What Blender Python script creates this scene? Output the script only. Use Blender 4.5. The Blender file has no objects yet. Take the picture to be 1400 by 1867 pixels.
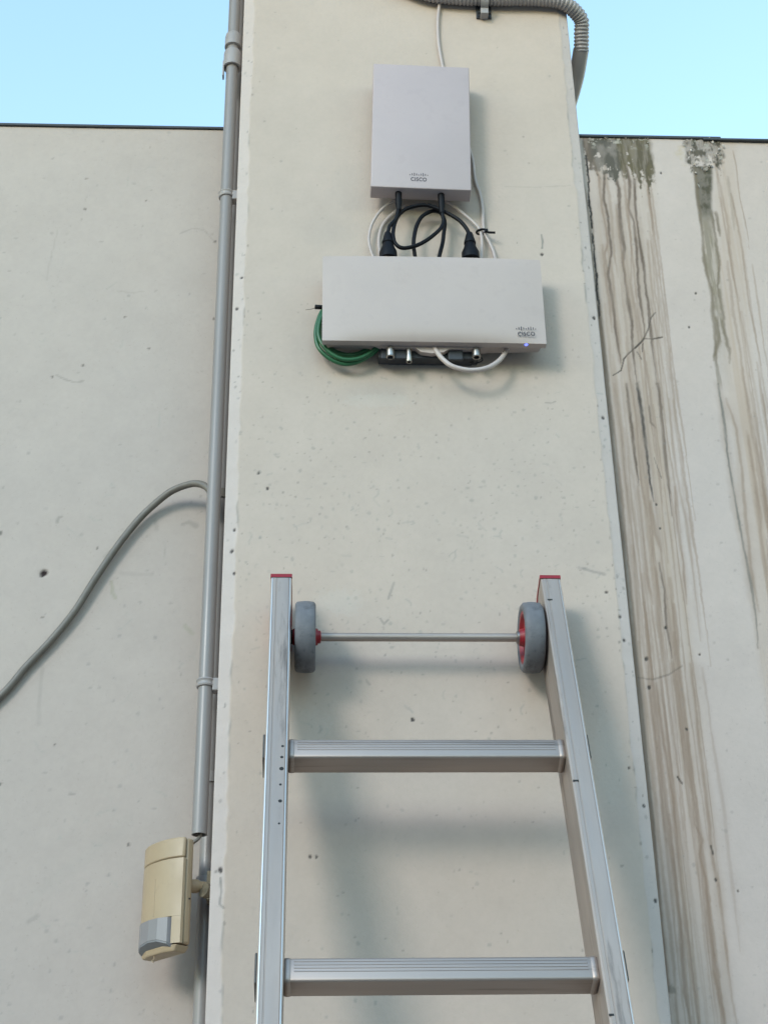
import bpy, bmesh, math, random
import numpy as np
from mathutils import Vector, Matrix, Quaternion

SC = bpy.context.scene
COL = SC.collection
R = math.radians

# ------------------------------------------------------------------ camera
CAM = np.array([-0.1536, -1.866, 1.50])
PITCH, YAW, ROLL, FPX = R(29.08), R(3.045), R(-1.093), 2804.0
fw = np.array([math.sin(YAW)*math.cos(PITCH), math.cos(YAW)*math.cos(PITCH), math.sin(PITCH)])
r0 = np.array([math.cos(YAW), -math.sin(YAW), 0.0]); u0 = np.cross(r0, fw)
rt = math.cos(ROLL)*r0 + math.sin(ROLL)*u0
up = -math.sin(ROLL)*r0 + math.cos(ROLL)*u0
cd = bpy.data.cameras.new('camera'); cam = bpy.data.objects.new('camera', cd); COL.objects.link(cam)
cam.matrix_world = Matrix(((rt[0], up[0], -fw[0], CAM[0]), (rt[1], up[1], -fw[1], CAM[1]), (rt[2], up[2], -fw[2], CAM[2]), (0, 0, 0, 1)))
cd.sensor_fit = 'VERTICAL'; cd.sensor_height = 36.0; cd.lens = 36.0*FPX/1867.0
cd.clip_start = 0.02; cd.clip_end = 3000
SC.camera = cam

# ------------------------------------------------------------------ sky, sun, exposure
SUN_EL, SUN_AZ = 21.0, 35.0            # elevation; degrees to the left of the wall's normal, behind the camera
w = bpy.data.worlds.new('World'); SC.world = w; w.use_nodes = True
nt = w.node_tree; bg = nt.nodes['Background']
sky = nt.nodes.new('ShaderNodeTexSky'); sky.sky_type = 'NISHITA'; sky.sun_disc = False
sky.sun_elevation = R(SUN_EL); sky.sun_rotation = R(180+SUN_AZ); sky.air_density = 2.0; sky.dust_density = 0.05; sky.ozone_density = 3.2
nt.links.new(sky.outputs[0], bg.inputs[0]); bg.inputs[1].default_value = 0.15
sl = bpy.data.lights.new('sun', 'SUN'); sl.energy = 0.5; sl.angle = R(16); sl.color = (1.0, 0.965, 0.92)
so = bpy.data.objects.new('sun', sl); COL.objects.link(so); so.location = (-3, -5, 5)
travel = Vector((math.sin(R(SUN_AZ))*math.cos(R(SUN_EL)), math.cos(R(SUN_AZ))*math.cos(R(SUN_EL)), -math.sin(R(SUN_EL))))
so.rotation_euler = travel.to_track_quat('-Z', 'Y').to_euler()
vs = SC.view_settings; vs.view_transform = 'Standard'; vs.look = 'None'; vs.gamma = 1.0; vs.use_curve_mapping = False
vs.exposure = 1.68

# ------------------------------------------------------------------ helpers
def ray(px, py):
    return (px-700.0)/FPX*rt - (py-933.5)/FPX*up + fw
def P(px, py, y):
    "world point on the vertical plane Y = y for a place measured on the 1400x1867 photograph"
    d = ray(px, py); t = (y-CAM[1])/d[1]
    return Vector(CAM + d*t)

def tag(o, label=None, cat=None, group=None, kind=None):
    if label: o['label'] = label
    if cat: o['category'] = cat
    if group: o['group'] = group
    if kind: o['kind'] = kind
    return o
def empty(name, loc=(0, 0, 0), label=None, cat=None, group=None):
    o = bpy.data.objects.new(name, None); COL.objects.link(o); o.location = loc; o.empty_display_size = 0.05
    return tag(o, label, cat, group)
def put(name, me, mat=None, parent=None, smooth=False):
    if isinstance(me, bmesh.types.BMesh):
        bm = me; me = bpy.data.meshes.new(name); bmesh.ops.recalc_face_normals(bm, faces=bm.faces); bm.to_mesh(me); bm.free()
    o = bpy.data.objects.new(name, me); COL.objects.link(o)
    if mat: me.materials.append(mat)
    if smooth:
        me.polygons.foreach_set('use_smooth', [True]*len(me.polygons))
    if parent:
        o.parent = parent
    return o
def local(parent, p):
    return Vector(p) - parent.location

def box_bm(x0, x1, y0, y1, z0, z1, bev=0.0, seg=2, bm=None):
    b = bmesh.new()
    vs_ = [b.verts.new((x, y, z)) for x in (x0, x1) for y in (y0, y1) for z in (z0, z1)]
    for q in ((0, 1, 3, 2), (4, 6, 7, 5), (0, 4, 5, 1), (2, 3, 7, 6), (0, 2, 6, 4), (1, 5, 7, 3)):
        b.faces.new([vs_[i] for i in q])
    if bev: bmesh.ops.bevel(b, geom=list(b.edges), offset=bev, segments=seg, profile=0.5, affect='EDGES')
    return merge(bm, b)
def merge(bm, b):
    if bm is None: return b
    me = bpy.data.meshes.new('tmp'); b.to_mesh(me); b.free(); bm.from_mesh(me); bpy.data.meshes.remove(me)
    return bm
def catmull(pts, n=10):
    pts = [Vector(p) for p in pts]
    out = []
    ext = [pts[0]*2-pts[1]] + pts + [pts[-1]*2-pts[-2]]
    for i in range(1, len(ext)-2):
        a, b, c, d = ext[i-1:i+3]
        for k in range(n):
            t = k/n
            out.append(0.5*((2*b) + (c-a)*t + (2*a-5*b+4*c-d)*t*t + (3*b-a-3*c+d)*t**3))
    out.append(pts[-1]); return out
def tube_bm(pts, rad, seg=12, caps=True, bm=None):
    "tube along a polyline; rad is a number or a list of radii"
    b = bmesh.new(); n = len(pts)
    rr = [rad]*n if not hasattr(rad, '__len__') else rad
    tang = []
    for i in range(n):
        tang.append((pts[min(i+1, n-1)]-pts[max(i-1, 0)]).normalized())
    nrm = tang[0].orthogonal().normalized(); rings = []
    for i in range(n):
        if i: nrm = (tang[i-1].rotation_difference(tang[i]) @ nrm); nrm = (nrm - tang[i]*nrm.dot(tang[i])).normalized()
        bi = tang[i].cross(nrm)
        rings.append([b.verts.new(pts[i] + (nrm*math.cos(a)+bi*math.sin(a))*rr[i]) for a in (2*math.pi*k/seg for k in range(seg))])
    for i in range(n-1):
        for k in range(seg):
            b.faces.new((rings[i][k], rings[i][(k+1) % seg], rings[i+1][(k+1) % seg], rings[i+1][k]))
    if caps:
        b.faces.new(rings[0][::-1]); b.faces.new(rings[-1])
    return merge(bm, b)
def lathe_bm(profile, origin, axis, seg=24, bm=None, caps=True):
    "profile: list of (distance along the axis, radius)"
    axis = Vector(axis).normalized(); o = Vector(origin); n = axis.orthogonal().normalized(); bi = axis.cross(n)
    b = bmesh.new(); rings = []
    for (t, r_) in profile:
        rings.append([b.verts.new(o + axis*t + (n*math.cos(a)+bi*math.sin(a))*r_) for a in (2*math.pi*(k+0.5)/seg for k in range(seg))])
    for i in range(len(rings)-1):
        for k in range(seg):
            b.faces.new((rings[i][k], rings[i][(k+1) % seg], rings[i+1][(k+1) % seg], rings[i+1][k]))
    if caps:
        b.faces.new(rings[0][::-1]); b.faces.new(rings[-1])
    return merge(bm, b)
def cable(name, pts, rad, mat, parent=None, label=None, cat='cable', group=None, n=10, seg=10):
    base = Vector(pts[0]) if parent is None else parent.location
    o = put(name, tube_bm(catmull([Vector(p)-base for p in pts], n), rad, seg), mat, parent, True)
    if parent is None:
        o.location = base; tag(o, label, cat, group)
    return o
def shade_auto(o, deg=35):
    me = o.data
    me.polygons.foreach_set('use_smooth', [True]*len(me.polygons))
    try: me.set_sharp_from_angle(angle=R(deg))
    except Exception: pass
    return o

# ------------------------------------------------------------------ materials
def material(name, base=(0.5, 0.5, 0.5), rough=0.5, metal=0.0, spec=0.5, attr=None, mottle=0.0, mscale=20.0, bump=0.0, bscale=200.0,
             stretch=(1, 1, 1), rvar=0.0, coat=0.0, emit=None, bump2=0.0, bscale2=15.0, wear=0.0, wscale=30.0, wlo=0.58):
    m = bpy.data.materials.new(name); m.use_nodes = True
    t = m.node_tree; N = t.nodes; L = t.links; b = N['Principled BSDF']
    b.inputs['Roughness'].default_value = rough; b.inputs['Metallic'].default_value = metal
    b.inputs['Specular IOR Level'].default_value = spec
    tc = N.new('ShaderNodeTexCoord'); mp = N.new('ShaderNodeMapping'); mp.inputs['Scale'].default_value = stretch
    L.new(tc.outputs['Object'], mp.inputs['Vector'])
    if attr:
        a = N.new('ShaderNodeAttribute'); a.attribute_name = attr; src = a.outputs['Color']
    else:
        rgb = N.new('ShaderNodeRGB'); rgb.outputs[0].default_value = (*base, 1); src = rgb.outputs[0]
    if mottle:
        nz = N.new('ShaderNodeTexNoise'); nz.inputs['Scale'].default_value = mscale; nz.inputs['Detail'].default_value = 6; nz.inputs['Roughness'].default_value = 0.62
        L.new(mp.outputs[0], nz.inputs['Vector'])
        rp = N.new('ShaderNodeMapRange'); rp.inputs['From Min'].default_value = 0.3; rp.inputs['From Max'].default_value = 0.7
        rp.inputs['To Min'].default_value = 1-mottle; rp.inputs['To Max'].default_value = 1+mottle*0.6
        L.new(nz.outputs['Fac'], rp.inputs['Value'])
        mx = N.new('ShaderNodeVectorMath'); mx.operation = 'SCALE'; L.new(src, mx.inputs[0]); L.new(rp.outputs[0], mx.inputs['Scale']); src = mx.outputs[0]
    if wear:
        nz = N.new('ShaderNodeTexNoise'); nz.inputs['Scale'].default_value = wscale; nz.inputs['Detail'].default_value = 9; nz.inputs['Roughness'].default_value = 0.7
        L.new(mp.outputs[0], nz.inputs['Vector'])
        rp = N.new('ShaderNodeMapRange'); rp.inputs['From Min'].default_value = wlo; rp.inputs['From Max'].default_value = wlo+0.10
        rp.inputs['To Min'].default_value = 1.0; rp.inputs['To Max'].default_value = 1-wear; L.new(nz.outputs['Fac'], rp.inputs['Value'])
        mx = N.new('ShaderNodeVectorMath'); mx.operation = 'SCALE'; L.new(src, mx.inputs[0]); L.new(rp.outputs[0], mx.inputs['Scale']); src = mx.outputs[0]
    L.new(src, b.inputs['Base Color'])
    if rvar:
        nz = N.new('ShaderNodeTexNoise'); nz.inputs['Scale'].default_value = mscale*2.3; nz.inputs['Detail'].default_value = 5
        L.new(mp.outputs[0], nz.inputs['Vector'])
        rp = N.new('ShaderNodeMapRange'); rp.inputs['From Min'].default_value = 0.3; rp.inputs['From Max'].default_value = 0.7
        rp.inputs['To Min'].default_value = max(0.05, rough-rvar); rp.inputs['To Max'].default_value = min(1, rough+rvar)
        L.new(nz.outputs['Fac'], rp.inputs['Value']); L.new(rp.outputs[0], b.inputs['Roughness'])
    last = None
    for (s_, sc_) in ((bump, bscale), (bump2, bscale2)):
        if s_:
            nz = N.new('ShaderNodeTexNoise'); nz.inputs['Scale'].default_value = sc_; nz.inputs['Detail'].default_value = 5; nz.inputs['Roughness'].default_value = 0.6
            L.new(mp.outputs[0], nz.inputs['Vector'])
            bp = N.new('ShaderNodeBump'); bp.inputs['Strength'].default_value = s_; bp.inputs['Distance'].default_value = 0.25/sc_
            L.new(nz.outputs['Fac'], bp.inputs['Height'])
            if last: L.new(last, bp.inputs['Normal'])
            last = bp.outputs[0]
    if last: L.new(last, b.inputs['Normal'])
    if coat: b.inputs['Coat Weight'].default_value = coat; b.inputs['Coat Roughness'].default_value = 0.2
    if emit:
        b.inputs['Emission Color'].default_value = (*emit[0], 1); b.inputs['Emission Strength'].default_value = emit[1]
    return m

M = {}
M['paint'] = material('painted_plaster', attr='Col', rough=0.78, spec=0.3, mottle=0.04, mscale=9, bump=0.32, bscale=190, bump2=0.07, bscale2=34, wear=0.14, wscale=210, wlo=0.60)
M['core'] = material('plaster_core', (0.55, 0.52, 0.45), 0.85, mottle=0.08, mscale=5, bump=0.3, bscale=80)
M['ground'] = material('concrete_ground', (0.30, 0.285, 0.27), 0.85, mottle=0.25, mscale=1.5, bump=0.4, bscale=40)
M['coping'] = material('dark_flashing', (0.035, 0.037, 0.04), 0.5, mottle=0.3, mscale=30)
M['pvc'] = material('grey_pvc', (0.225, 0.205, 0.195), 0.38, wear=0.25, wscale=20, wlo=0.6, mottle=0.10, mscale=14, stretch=(1, 1, 0.15), rvar=0.08, bump=0.05, bscale=60)
M['pvc2'] = material('grey_pvc_light', (0.30, 0.275, 0.265), 0.42, mottle=0.10, mscale=30, rvar=0.08)
M['dark'] = material('pipe_inside', (0.02, 0.02, 0.02), 0.8, mottle=0.2)
M['hose'] = material('corrugated_plastic', (0.32, 0.29, 0.28), 0.42, mottle=0.10, mscale=25, rvar=0.06)
M['cable_grey'] = material('grey_rubber_cable', (0.155, 0.135, 0.112), 0.5, mottle=0.18, mscale=40, rvar=0.1)
M['cable_white'] = material('white_cable', (0.44, 0.37, 0.34), 0.4, mottle=0.06, mscale=50)
M['black'] = material('black_rubber', (0.005, 0.005, 0.007), 0.5, spec=0.15, mottle=0.2, mscale=60)
M['green'] = material('green_cable', (0.015, 0.10, 0.037), 0.38, mottle=0.15, mscale=40)
M['plastic'] = material('white_plastic', (0.40, 0.328, 0.322), 0.42, mottle=0.04, mscale=14, bump=0.03, bscale=300, rvar=0.05, wear=0.05, wscale=28, wlo=0.54)
M['plastic2'] = material('white_plastic_housing', (0.42, 0.343, 0.308), 0.45, mottle=0.04, mscale=14, bump=0.03, bscale=300, rvar=0.05, wear=0.05, wscale=28, wlo=0.54)
M['ink'] = material('dark_print', (0.025, 0.022, 0.03), 0.6, mottle=0.1)
M['nickel'] = material('nickel', (0.36, 0.34, 0.32), 0.38, 1.0, mottle=0.12, mscale=60)
M['bracket'] = material('dark_bracket', (0.028, 0.03, 0.036), 0.5, mottle=0.25, mscale=40)
M['led'] = material('blue_led', (0.2, 0.25, 0.9), 0.3, emit=((0.10, 0.13, 1.0), 0.9))
M['alu'] = material('aluminium', (0.385, 0.318, 0.275), 0.52, 0.62, wear=0.5, wscale=26, wlo=0.55, mottle=0.22, mscale=16, stretch=(1, 1, 0.12), rvar=0.10, bump=0.04, bscale=120)
M['alux'] = material('aluminium_rung', (0.385, 0.318, 0.278), 0.48, 0.72, wear=0.3, wscale=60, wlo=0.55, mottle=0.10, mscale=40, stretch=(0.03, 1, 1), rvar=0.06, bump=0.05, bscale=400)
M['edge_glint'] = material('glint_aluminium', (0.80, 0.74, 0.68), 0.35, 1.0, mottle=0.05, mscale=30)  # brighter metal standing in for light caught on the rail edges
M['alud'] = material('dark_weld', (0.10, 0.095, 0.09), 0.6, 0.4, mottle=0.2, mscale=80)
M['red'] = material('red_plastic', (0.25, 0.008, 0.014), 0.45, mottle=0.15, mscale=60)
M['tyre'] = material('grey_rubber', (0.135, 0.135, 0.145), 0.6, wear=0.4, wscale=35, wlo=0.52, mottle=0.22, mscale=45, rvar=0.1, bump=0.1, bscale=200)
M['beige'] = material('aged_beige_plastic', (0.37, 0.272, 0.168), 0.45, wear=0.12, wscale=30, mottle=0.07, mscale=18, rvar=0.06)
M['lens'] = material('sensor_lens', (0.215, 0.20, 0.20), 0.35, mottle=0.05, mscale=30)
M['lensb'] = material('sensor_lens_base', (0.17, 0.17, 0.175), 0.5, mottle=0.08, mscale=40)
M['dirty'] = material('dirty_bracket', (0.17, 0.14, 0.09), 0.75, mottle=0.45, mscale=90, bump=0.5, bscale=150)
M['flake'] = material('peeling_paint', (0.46, 0.40, 0.34), 0.7, mottle=0.35, mscale=120)

# ------------------------------------------------------------------ painted surfaces: noise and a wear painter
_rng = np.random.default_rng(7)
_tab = _rng.random((256, 256))
def vnoise(x, z, seed=0):
    x = x + seed*17.31; z = z + seed*9.77
    xi = np.floor(x).astype(int); zi = np.floor(z).astype(int); fx = x-xi; fz = z-zi
    fx = fx*fx*(3-2*fx); fz = fz*fz*(3-2*fz)
    g = lambda i, k: _tab[(i) % 256, (k) % 256]
    return (g(xi, zi)*(1-fx)+g(xi+1, zi)*fx)*(1-fz) + (g(xi, zi+1)*(1-fx)+g(xi+1, zi+1)*fx)*fz
def fbm(x, z, seed=0, oct_=4):
    a = 0.5; s = 0; t = 0
    for k in range(oct_):
        s = s + a*vnoise(x*2**k, z*2**k, seed+k*3); t += a; a *= 0.55
    return s/t
def smooth(a, b, v):
    t = np.clip((v-a)/(b-a), 0, 1); return t*t*(3-2*t)

class Sheet:
    "a plastered surface as a fine grid, its wear painted per vertex"
    def __init__(s, xs, zs, base):
        s.xs, s.zs = np.asarray(xs), np.asarray(zs)
        s.X, s.Z = np.meshgrid(s.xs, s.zs, indexing='xy')
        s.c = np.ones(s.X.shape+(3,))*np.array(base); s.d = np.zeros(s.X.shape)
    def mix(s, a, col, sl=None):
        c = s.c if sl is None else s.c[sl]
        c[:] = c*(1-a[..., None]) + np.array(col)*a[..., None]
    def mul(s, a, col):
        s.c *= 1 - a[..., None]*(1-np.array(col))
    def line(s, pts, wd, col, a=1.0, dep=0.0, rag=0.5, seed=1, soft=0.5, taper=False):
        pts = [(p[0], p[2]) for p in pts]
        x0 = min(p[0] for p in pts)-wd*3; x1 = max(p[0] for p in pts)+wd*3
        z0 = min(p[1] for p in pts)-wd*3; z1 = max(p[1] for p in pts)+wd*3
        i0, i1 = np.searchsorted(s.xs, [x0, x1]); k0, k1 = np.searchsorted(s.zs, [z0, z1])
        if i1 <= i0 or k1 <= k0: return
        sl = (slice(k0, k1), slice(i0, i1)); X = s.X[sl]; Z = s.Z[sl]
        Xw = X + ((fbm(X*14, Z*16, seed)-0.5)*3.0 + (fbm(X*160, Z*120, seed+2)-0.5)*1.7)*wd*rag
        D = np.full(X.shape, 9.0); T = np.zeros(X.shape); tot = sum(math.dist(p, q) for p, q in zip(pts[:-1], pts[1:])); run = 0.0
        for (ax, az), (bx, bz) in zip(pts[:-1], pts[1:]):
            dx, dz = bx-ax, bz-az; t = np.clip(((Xw-ax)*dx+(Z-az)*dz)/(dx*dx+dz*dz+1e-12), 0, 1)
            q = np.hypot(Xw-ax-t*dx, Z-az-t*dz); ln = math.hypot(dx, dz); T = np.where(q < D, (run+t*ln)/tot, T); D = np.minimum(D, q); run += ln
        wl = wd*(0.35+1.3*fbm(X*40, Z*16, seed+5))
        if taper: wl = wl*(1-0.5*smooth(0.75, 1.0, T)); a = a*(1-0.4*smooth(0.85, 1.0, T))*(0.7+0.3*smooth(0, 0.06, T))
        al = a*(1-smooth(wl*(1-soft), wl*(1+soft), D))*(0.42+0.95*fbm(X*170, Z*28, seed+9)).clip(0, 1)
        s.mix(al.clip(0, 1), col, sl); s.d[sl] += dep*al
    def spot(s, p, rx, rz, col, a=1.0, dep=0.0, seed=0):
        x, z = p[0], p[2]
        i0, i1 = np.searchsorted(s.xs, [x-rx*2, x+rx*2]); k0, k1 = np.searchsorted(s.zs, [z-rz*2, z+rz*2])
        if i1 <= i0 or k1 <= k0: return
        sl = (slice(k0, k1), slice(i0, i1)); X = s.X[sl]; Z = s.Z[sl]
        q = np.hypot((X-x)/rx, (Z-z)/rz) + (fbm(X*220, Z*220, seed)-0.5)*1.1
        al = a*(1-smooth(0.6, 1.25, q)); s.mix(al, col, sl); s.d[sl] += dep*al
    def between(s, left, right, soft):
        "mask between two lists of (x, z) going down"
        l = sorted((p[2], p[0]) for p in left); r_ = sorted((p[2], p[0]) for p in right)
        xl = np.interp(s.zs, [q[0] for q in l], [q[1] for q in l])[:, None]; xr = np.interp(s.zs, [q[0] for q in r_], [q[1] for q in r_])[:, None]
        jx = s.X + (fbm(s.X*40, s.Z*18, 31)-0.5)*soft*1.6
        zlo, zhi = min(q[0] for q in l), max(q[0] for q in l)
        return smooth(xl-soft, xl+soft, jx)*(1-smooth(xr-soft, xr+soft, jx))*smooth(zlo-0.02, zlo+0.02, s.Z)*(1-smooth(zhi, zhi+0.004, s.Z))
    def mesh(s, name, Xp, Yp, Zp):
        n, m = Xp.shape; me = bpy.data.meshes.new(name)
        co = np.stack([Xp, Yp, Zp], -1).reshape(-1, 3).astype(np.float32)
        i = np.arange(n*m).reshape(n, m)
        f = np.stack([i[:-1, :-1], i[:-1, 1:], i[1:, 1:], i[1:, :-1]], -1).reshape(-1)
        nf = len(f)//4
        me.vertices.add(n*m); me.vertices.foreach_set('co', co.ravel())
        me.loops.add(nf*4); me.loops.foreach_set('vertex_index', f.astype(np.int32))
        me.polygons.add(nf); me.polygons.foreach_set('loop_start', np.arange(0, nf*4, 4, dtype=np.int32))
        me.polygons.foreach_set('use_smooth', np.ones(nf, bool))
        me.update(calc_edges=True)
        at = me.color_attributes.new('Col', 'FLOAT_COLOR', 'POINT')
        c4 = np.ones((n*m, 4), np.float32); c4[:, :3] = s.c.reshape(-1, 3).clip(0.004, 0.95); at.data.foreach_set('color', c4.ravel())
        return me

def axis(*spans):
    "coordinates from (start, stop, step) spans"
    out = []
    for a, b, st in spans:
        n = max(1, int(round((b-a)/st))); out.append(np.linspace(a, b, n, endpoint=False))
    return np.concatenate(out+[np.array([spans[-1][1]])])

CREAM = (0.470, 0.384, 0.322)      # the old cream paint
PALE = (0.490, 0.418, 0.380)        # fresher whitish coat
WY = 0.125                         # plane of the walls behind the pillar front (y = 0)
WYR = 0.020                       # the stained panel stands a little further forward
HW = 0.275                        # half width of the pillar

# ------------------------------------------------------------------ ground
bm = bmesh.new(); bmesh.ops.create_grid(bm, x_segments=2, y_segments=2, size=600)
g = put('ground', bm, M['ground']); tag(g, 'grey concrete yard ground', 'ground', kind='structure')

# ------------------------------------------------------------------ unseen cover and block, added to shade the walls from part of the sky
M['added_shade_roof'] = material('shade_roof_sheet', (0.22, 0.22, 0.22), 0.7, mottle=0.15, mscale=2)
M['shade_block'] = material('shade_block_render', (0.24, 0.225, 0.20), 0.85, mottle=0.2, mscale=0.8)
def yard():
    b = bmesh.new()
    for i in range(60):
        x = -9+i*0.3
        for a, c, z0 in ((0, .12, 0), (.12, .16, .04), (.16, .26, .04), (.26, .30, 0)):
            z1 = .04 if (a, c) == (.12, .16) else (.0 if (a, c) == (.26, .30) else z0)
            za = 0 if a == .12 else z0 if a != .26 else .04
            vs_ = [b.verts.new(p) for p in ((x+a, -0.35, 4.62+za), (x+c, -0.35, 4.62+z1), (x+c, .75, 4.66+z1), (x+a, .75, 4.66+za))]; b.faces.new(vs_)
    bmesh.ops.remove_doubles(b, verts=b.verts, dist=1e-5); bmesh.ops.solidify(b, geom=list(b.faces), thickness=0.02)
    r_ = put('added_shade_roof', b, M['added_shade_roof']); tag(r_, kind='structure')  # added out of view to cut the light from overhead
    put('added_beam', box_bm(-9, 9, 0.02, 0.24, 4.402, 4.60), M['added_shade_roof'], r_)
    o = put('added_shade_block', box_bm(-14, 14, -16, -9, 0, 3.8), M['shade_block']); tag(o, kind='structure')  # added out of view to keep low sky light off the walls
    for k in range(9):
        put('added_window', box_bm(-12.6+3*k, -11.2+3*k, -9.03, -8.98, 2.2, 3.6), M['coping'], o)
yard()

# ------------------------------------------------------------------ pillar
def build_pillar():
    xs = axis((-HW, HW, 0.0017)); zs = axis((0, 1.80, 0.1), (1.80, 3.58, 0.0018), (3.58, 4.40, 0.1))
    s = Sheet(xs, zs, CREAM); X, Z = s.X, s.Z
    tone = fbm(X*3.2, Z*2.6, 3)-0.5; pink = fbm(X*2.1+4, Z*1.7, 8)-0.5
    s.c *= (1+0.07*tone)[..., None]; s.c[..., 0] *= 1+0.05*pink; s.c[..., 2] *= 1-0.06*pink
    ff = fbm(X*55, Z*55, 12)-0.5; s.c *= (1+0.05*ff)[..., None]
    # corner strips in a whiter coat, with a ragged boundary
    xl = -0.2572 + 0.0016*(vnoise(zs*14, zs*0, 2)-0.5)*2 + 0.0016*(vnoise(zs*60, zs*0, 4)-0.5)*2
    xr = 0.2595 + 0.0016*(vnoise(zs*12, zs*0, 6)-0.5)*2 + 0.0018*(vnoise(zs*55, zs*0, 7)-0.5)*2
    el = xl[:, None]-X; er = X-xr[:, None]; e = np.maximum(el, er)
    s.mix(smooth(-0.0008, 0.0022, e)*0.92, PALE)
    s.mix((1-smooth(0.0006, 0.0024, np.abs(e)))*smooth(0.52, 0.78, fbm(X*30, Z*26, 21))*0.55, (0.22, 0.21, 0.19))
    yp = np.where(e > 0, 0.0006*smooth(0, 0.002, e)+e*0.30, 0.0)
    # specks and scratches
    rnd = random.Random(5)
    for k in range(430):
        px = rnd.uniform(430, 1120); py = rnd.gauss(930, 190) if k < 300 else rnd.uniform(20, 1860)
        if px > 660 and px < 880 and py < 380: continue
        s.spot(P(px, py, 0), rnd.uniform(0.0012, 0.0032), rnd.uniform(0.0012, 0.003), (0.25, 0.24, 0.21), rnd.uniform(0.10, 0.50), seed=k)
    for k in range(650):
        px = rnd.uniform(420, 1160); py = rnd.gauss(980, 260) if k < 450 else rnd.uniform(20, 1860)
        s.spot(P(px, py, 0), rnd.uniform(0.0009, 0.0017), rnd.uniform(0.0009, 0.0019), (0.17, 0.16, 0.14), rnd.uniform(0.10, 0.55), seed=k+900)
    for k in range(85):
        left = rnd.random() < 0.5; z = rnd.uniform(1.85, 3.5)
        s.spot((rnd.uniform(-0.272, -0.254) if left else rnd.uniform(0.256, 0.272), 0, z), rnd.uniform(0.001, 0.002), rnd.uniform(0.001, 0.0035), (0.10, 0.10, 0.09), rnd.uniform(0.15, 0.6), seed=k+500)
    for k in range(70):
        px, py = rnd.uniform(440, 1110), rnd.gauss(1010, 170); a = rnd.uniform(0, 6.28); l = rnd.uniform(5, 18)
        q = [P(px+l*t*math.cos(a)+3*math.sin(t*4+k), py+l*t*math.sin(a), 0) for t in (0, .35, .7, 1)]
        s.line(q, 0.0010, (0.28, 0.27, 0.24), rnd.uniform(0.2, 0.5), seed=k)
    dk = (0.035, 0.03, 0.028)
    for (px, py, r_) in ((752, 1312, 3), (472, 863, 2.5), (488, 890, 3), (428, 965, 3), (423, 1004, 3.4), (427, 1045, 2.6), (566, 1562, 2.5), (577, 1562, 2.2), (1130, 1124, 3), (1138, 1166, 3), (1146, 1400, 2.6), (1174, 1468, 3), (1195, 1640, 3), (1099, 760, 3), (402, 1585, 4), (988, 464, 3.2), (1083, 577, 3), (441, 505, 2.6), (432, 560, 3), (1105, 1080, 2.6)):
        s.spot(P(px, py, 0), 0.0008*r_, 0.0010*r_, dk, 0.9, 0.001, seed=px)
    ln = lambda pts, wd, a, col=(0.20, 0.19, 0.17): s.line([P(x, y, 0) for x, y in pts], wd, col, a, rag=0.3)
    ln([(987, 428), (989, 440), (988, 453)], 0.0011, 0.9)
    ln([(995, 734), (1004, 735), (1012, 732)], 0.0012, 0.6)
    ln([(1064, 1037), (1080, 1042), (1101, 1047)], 0.0022, 0.5)
    ln([(1055, 1036), (1068, 1036)], 0.0015, 0.4)
    ln([(718, 1062), (712, 1080), (708, 1092)], 0.0013, 0.5); ln([(693, 1128), (700, 1138), (708, 1130)], 0.0013, 0.6)
    ln([(667, 1240), (673, 1248)], 0.0014, 0.6); ln([(583, 1324), (586, 1330), (582, 1336)], 0.0012, 0.5)
    ln([(402, 1600), (404, 1625), (401, 1648), (408, 1655)], 0.0013, 0.8)
    ln([(920, 340), (985, 341), (1040, 338)], 0.0009, 0.25)
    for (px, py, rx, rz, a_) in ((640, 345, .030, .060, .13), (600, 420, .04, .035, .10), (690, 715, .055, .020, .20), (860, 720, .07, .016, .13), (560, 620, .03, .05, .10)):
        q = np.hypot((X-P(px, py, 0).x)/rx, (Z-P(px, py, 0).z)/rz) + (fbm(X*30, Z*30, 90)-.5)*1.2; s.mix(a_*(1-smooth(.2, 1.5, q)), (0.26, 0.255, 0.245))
    s.c *= (1+0.06*(fbm(X*210, Z*210, 95)-0.5))[..., None]
    for (px, py, rx, rz) in ((690, 730, .05, .012), (620, 1098, .03, .02), (560, 1330, .03, .03), (1110, 1380, .02, .06)):
        s.spot(P(px, py, 0), rx, rz, (0.50, 0.46, 0.41), 0.22, seed=px)
    yp = yp + s.d + 0.0012*(fbm(X*5, Z*5, 40)-0.5)
    # wrap the two side faces round
    nside = 6; depth = 0.26
    def side(cols_x, cols_i):
        y_edge = yp[:, cols_i]
        t = np.linspace(1, 0, nside, endpoint=False)[None, :]
        return np.full((len(zs), nside), cols_x), y_edge[:, None]*(1-t)+depth*t
    lx, ly = side(-HW, 0); rx_, ry = side(HW, -1)
    Xp = np.concatenate([lx, X, rx_[:, ::-1]], 1); Yp = np.concatenate([ly, yp, ry[:, ::-1]], 1)
    Zp = np.repeat(zs[:, None], Xp.shape[1], 1)
    cl = np.repeat(s.c[:, :1], nside, 1); cr = np.repeat(s.c[:, -1:], nside, 1); s.c = np.concatenate([cl, s.c, cr], 1)
    o = put('pillar', s.mesh('pillar', Xp, Yp, Zp), M['paint'])
    me = o.data
    tag(o, 'tall cream plastered pillar with whitish worn corner strips behind the ladder', 'pillar')
    return o
pillar = build_pillar()
put('pillar_top', box_bm(-HW+0.002, HW-0.002, 0.01, 0.262, 4.38, 4.402), M['core'], pillar)

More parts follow.
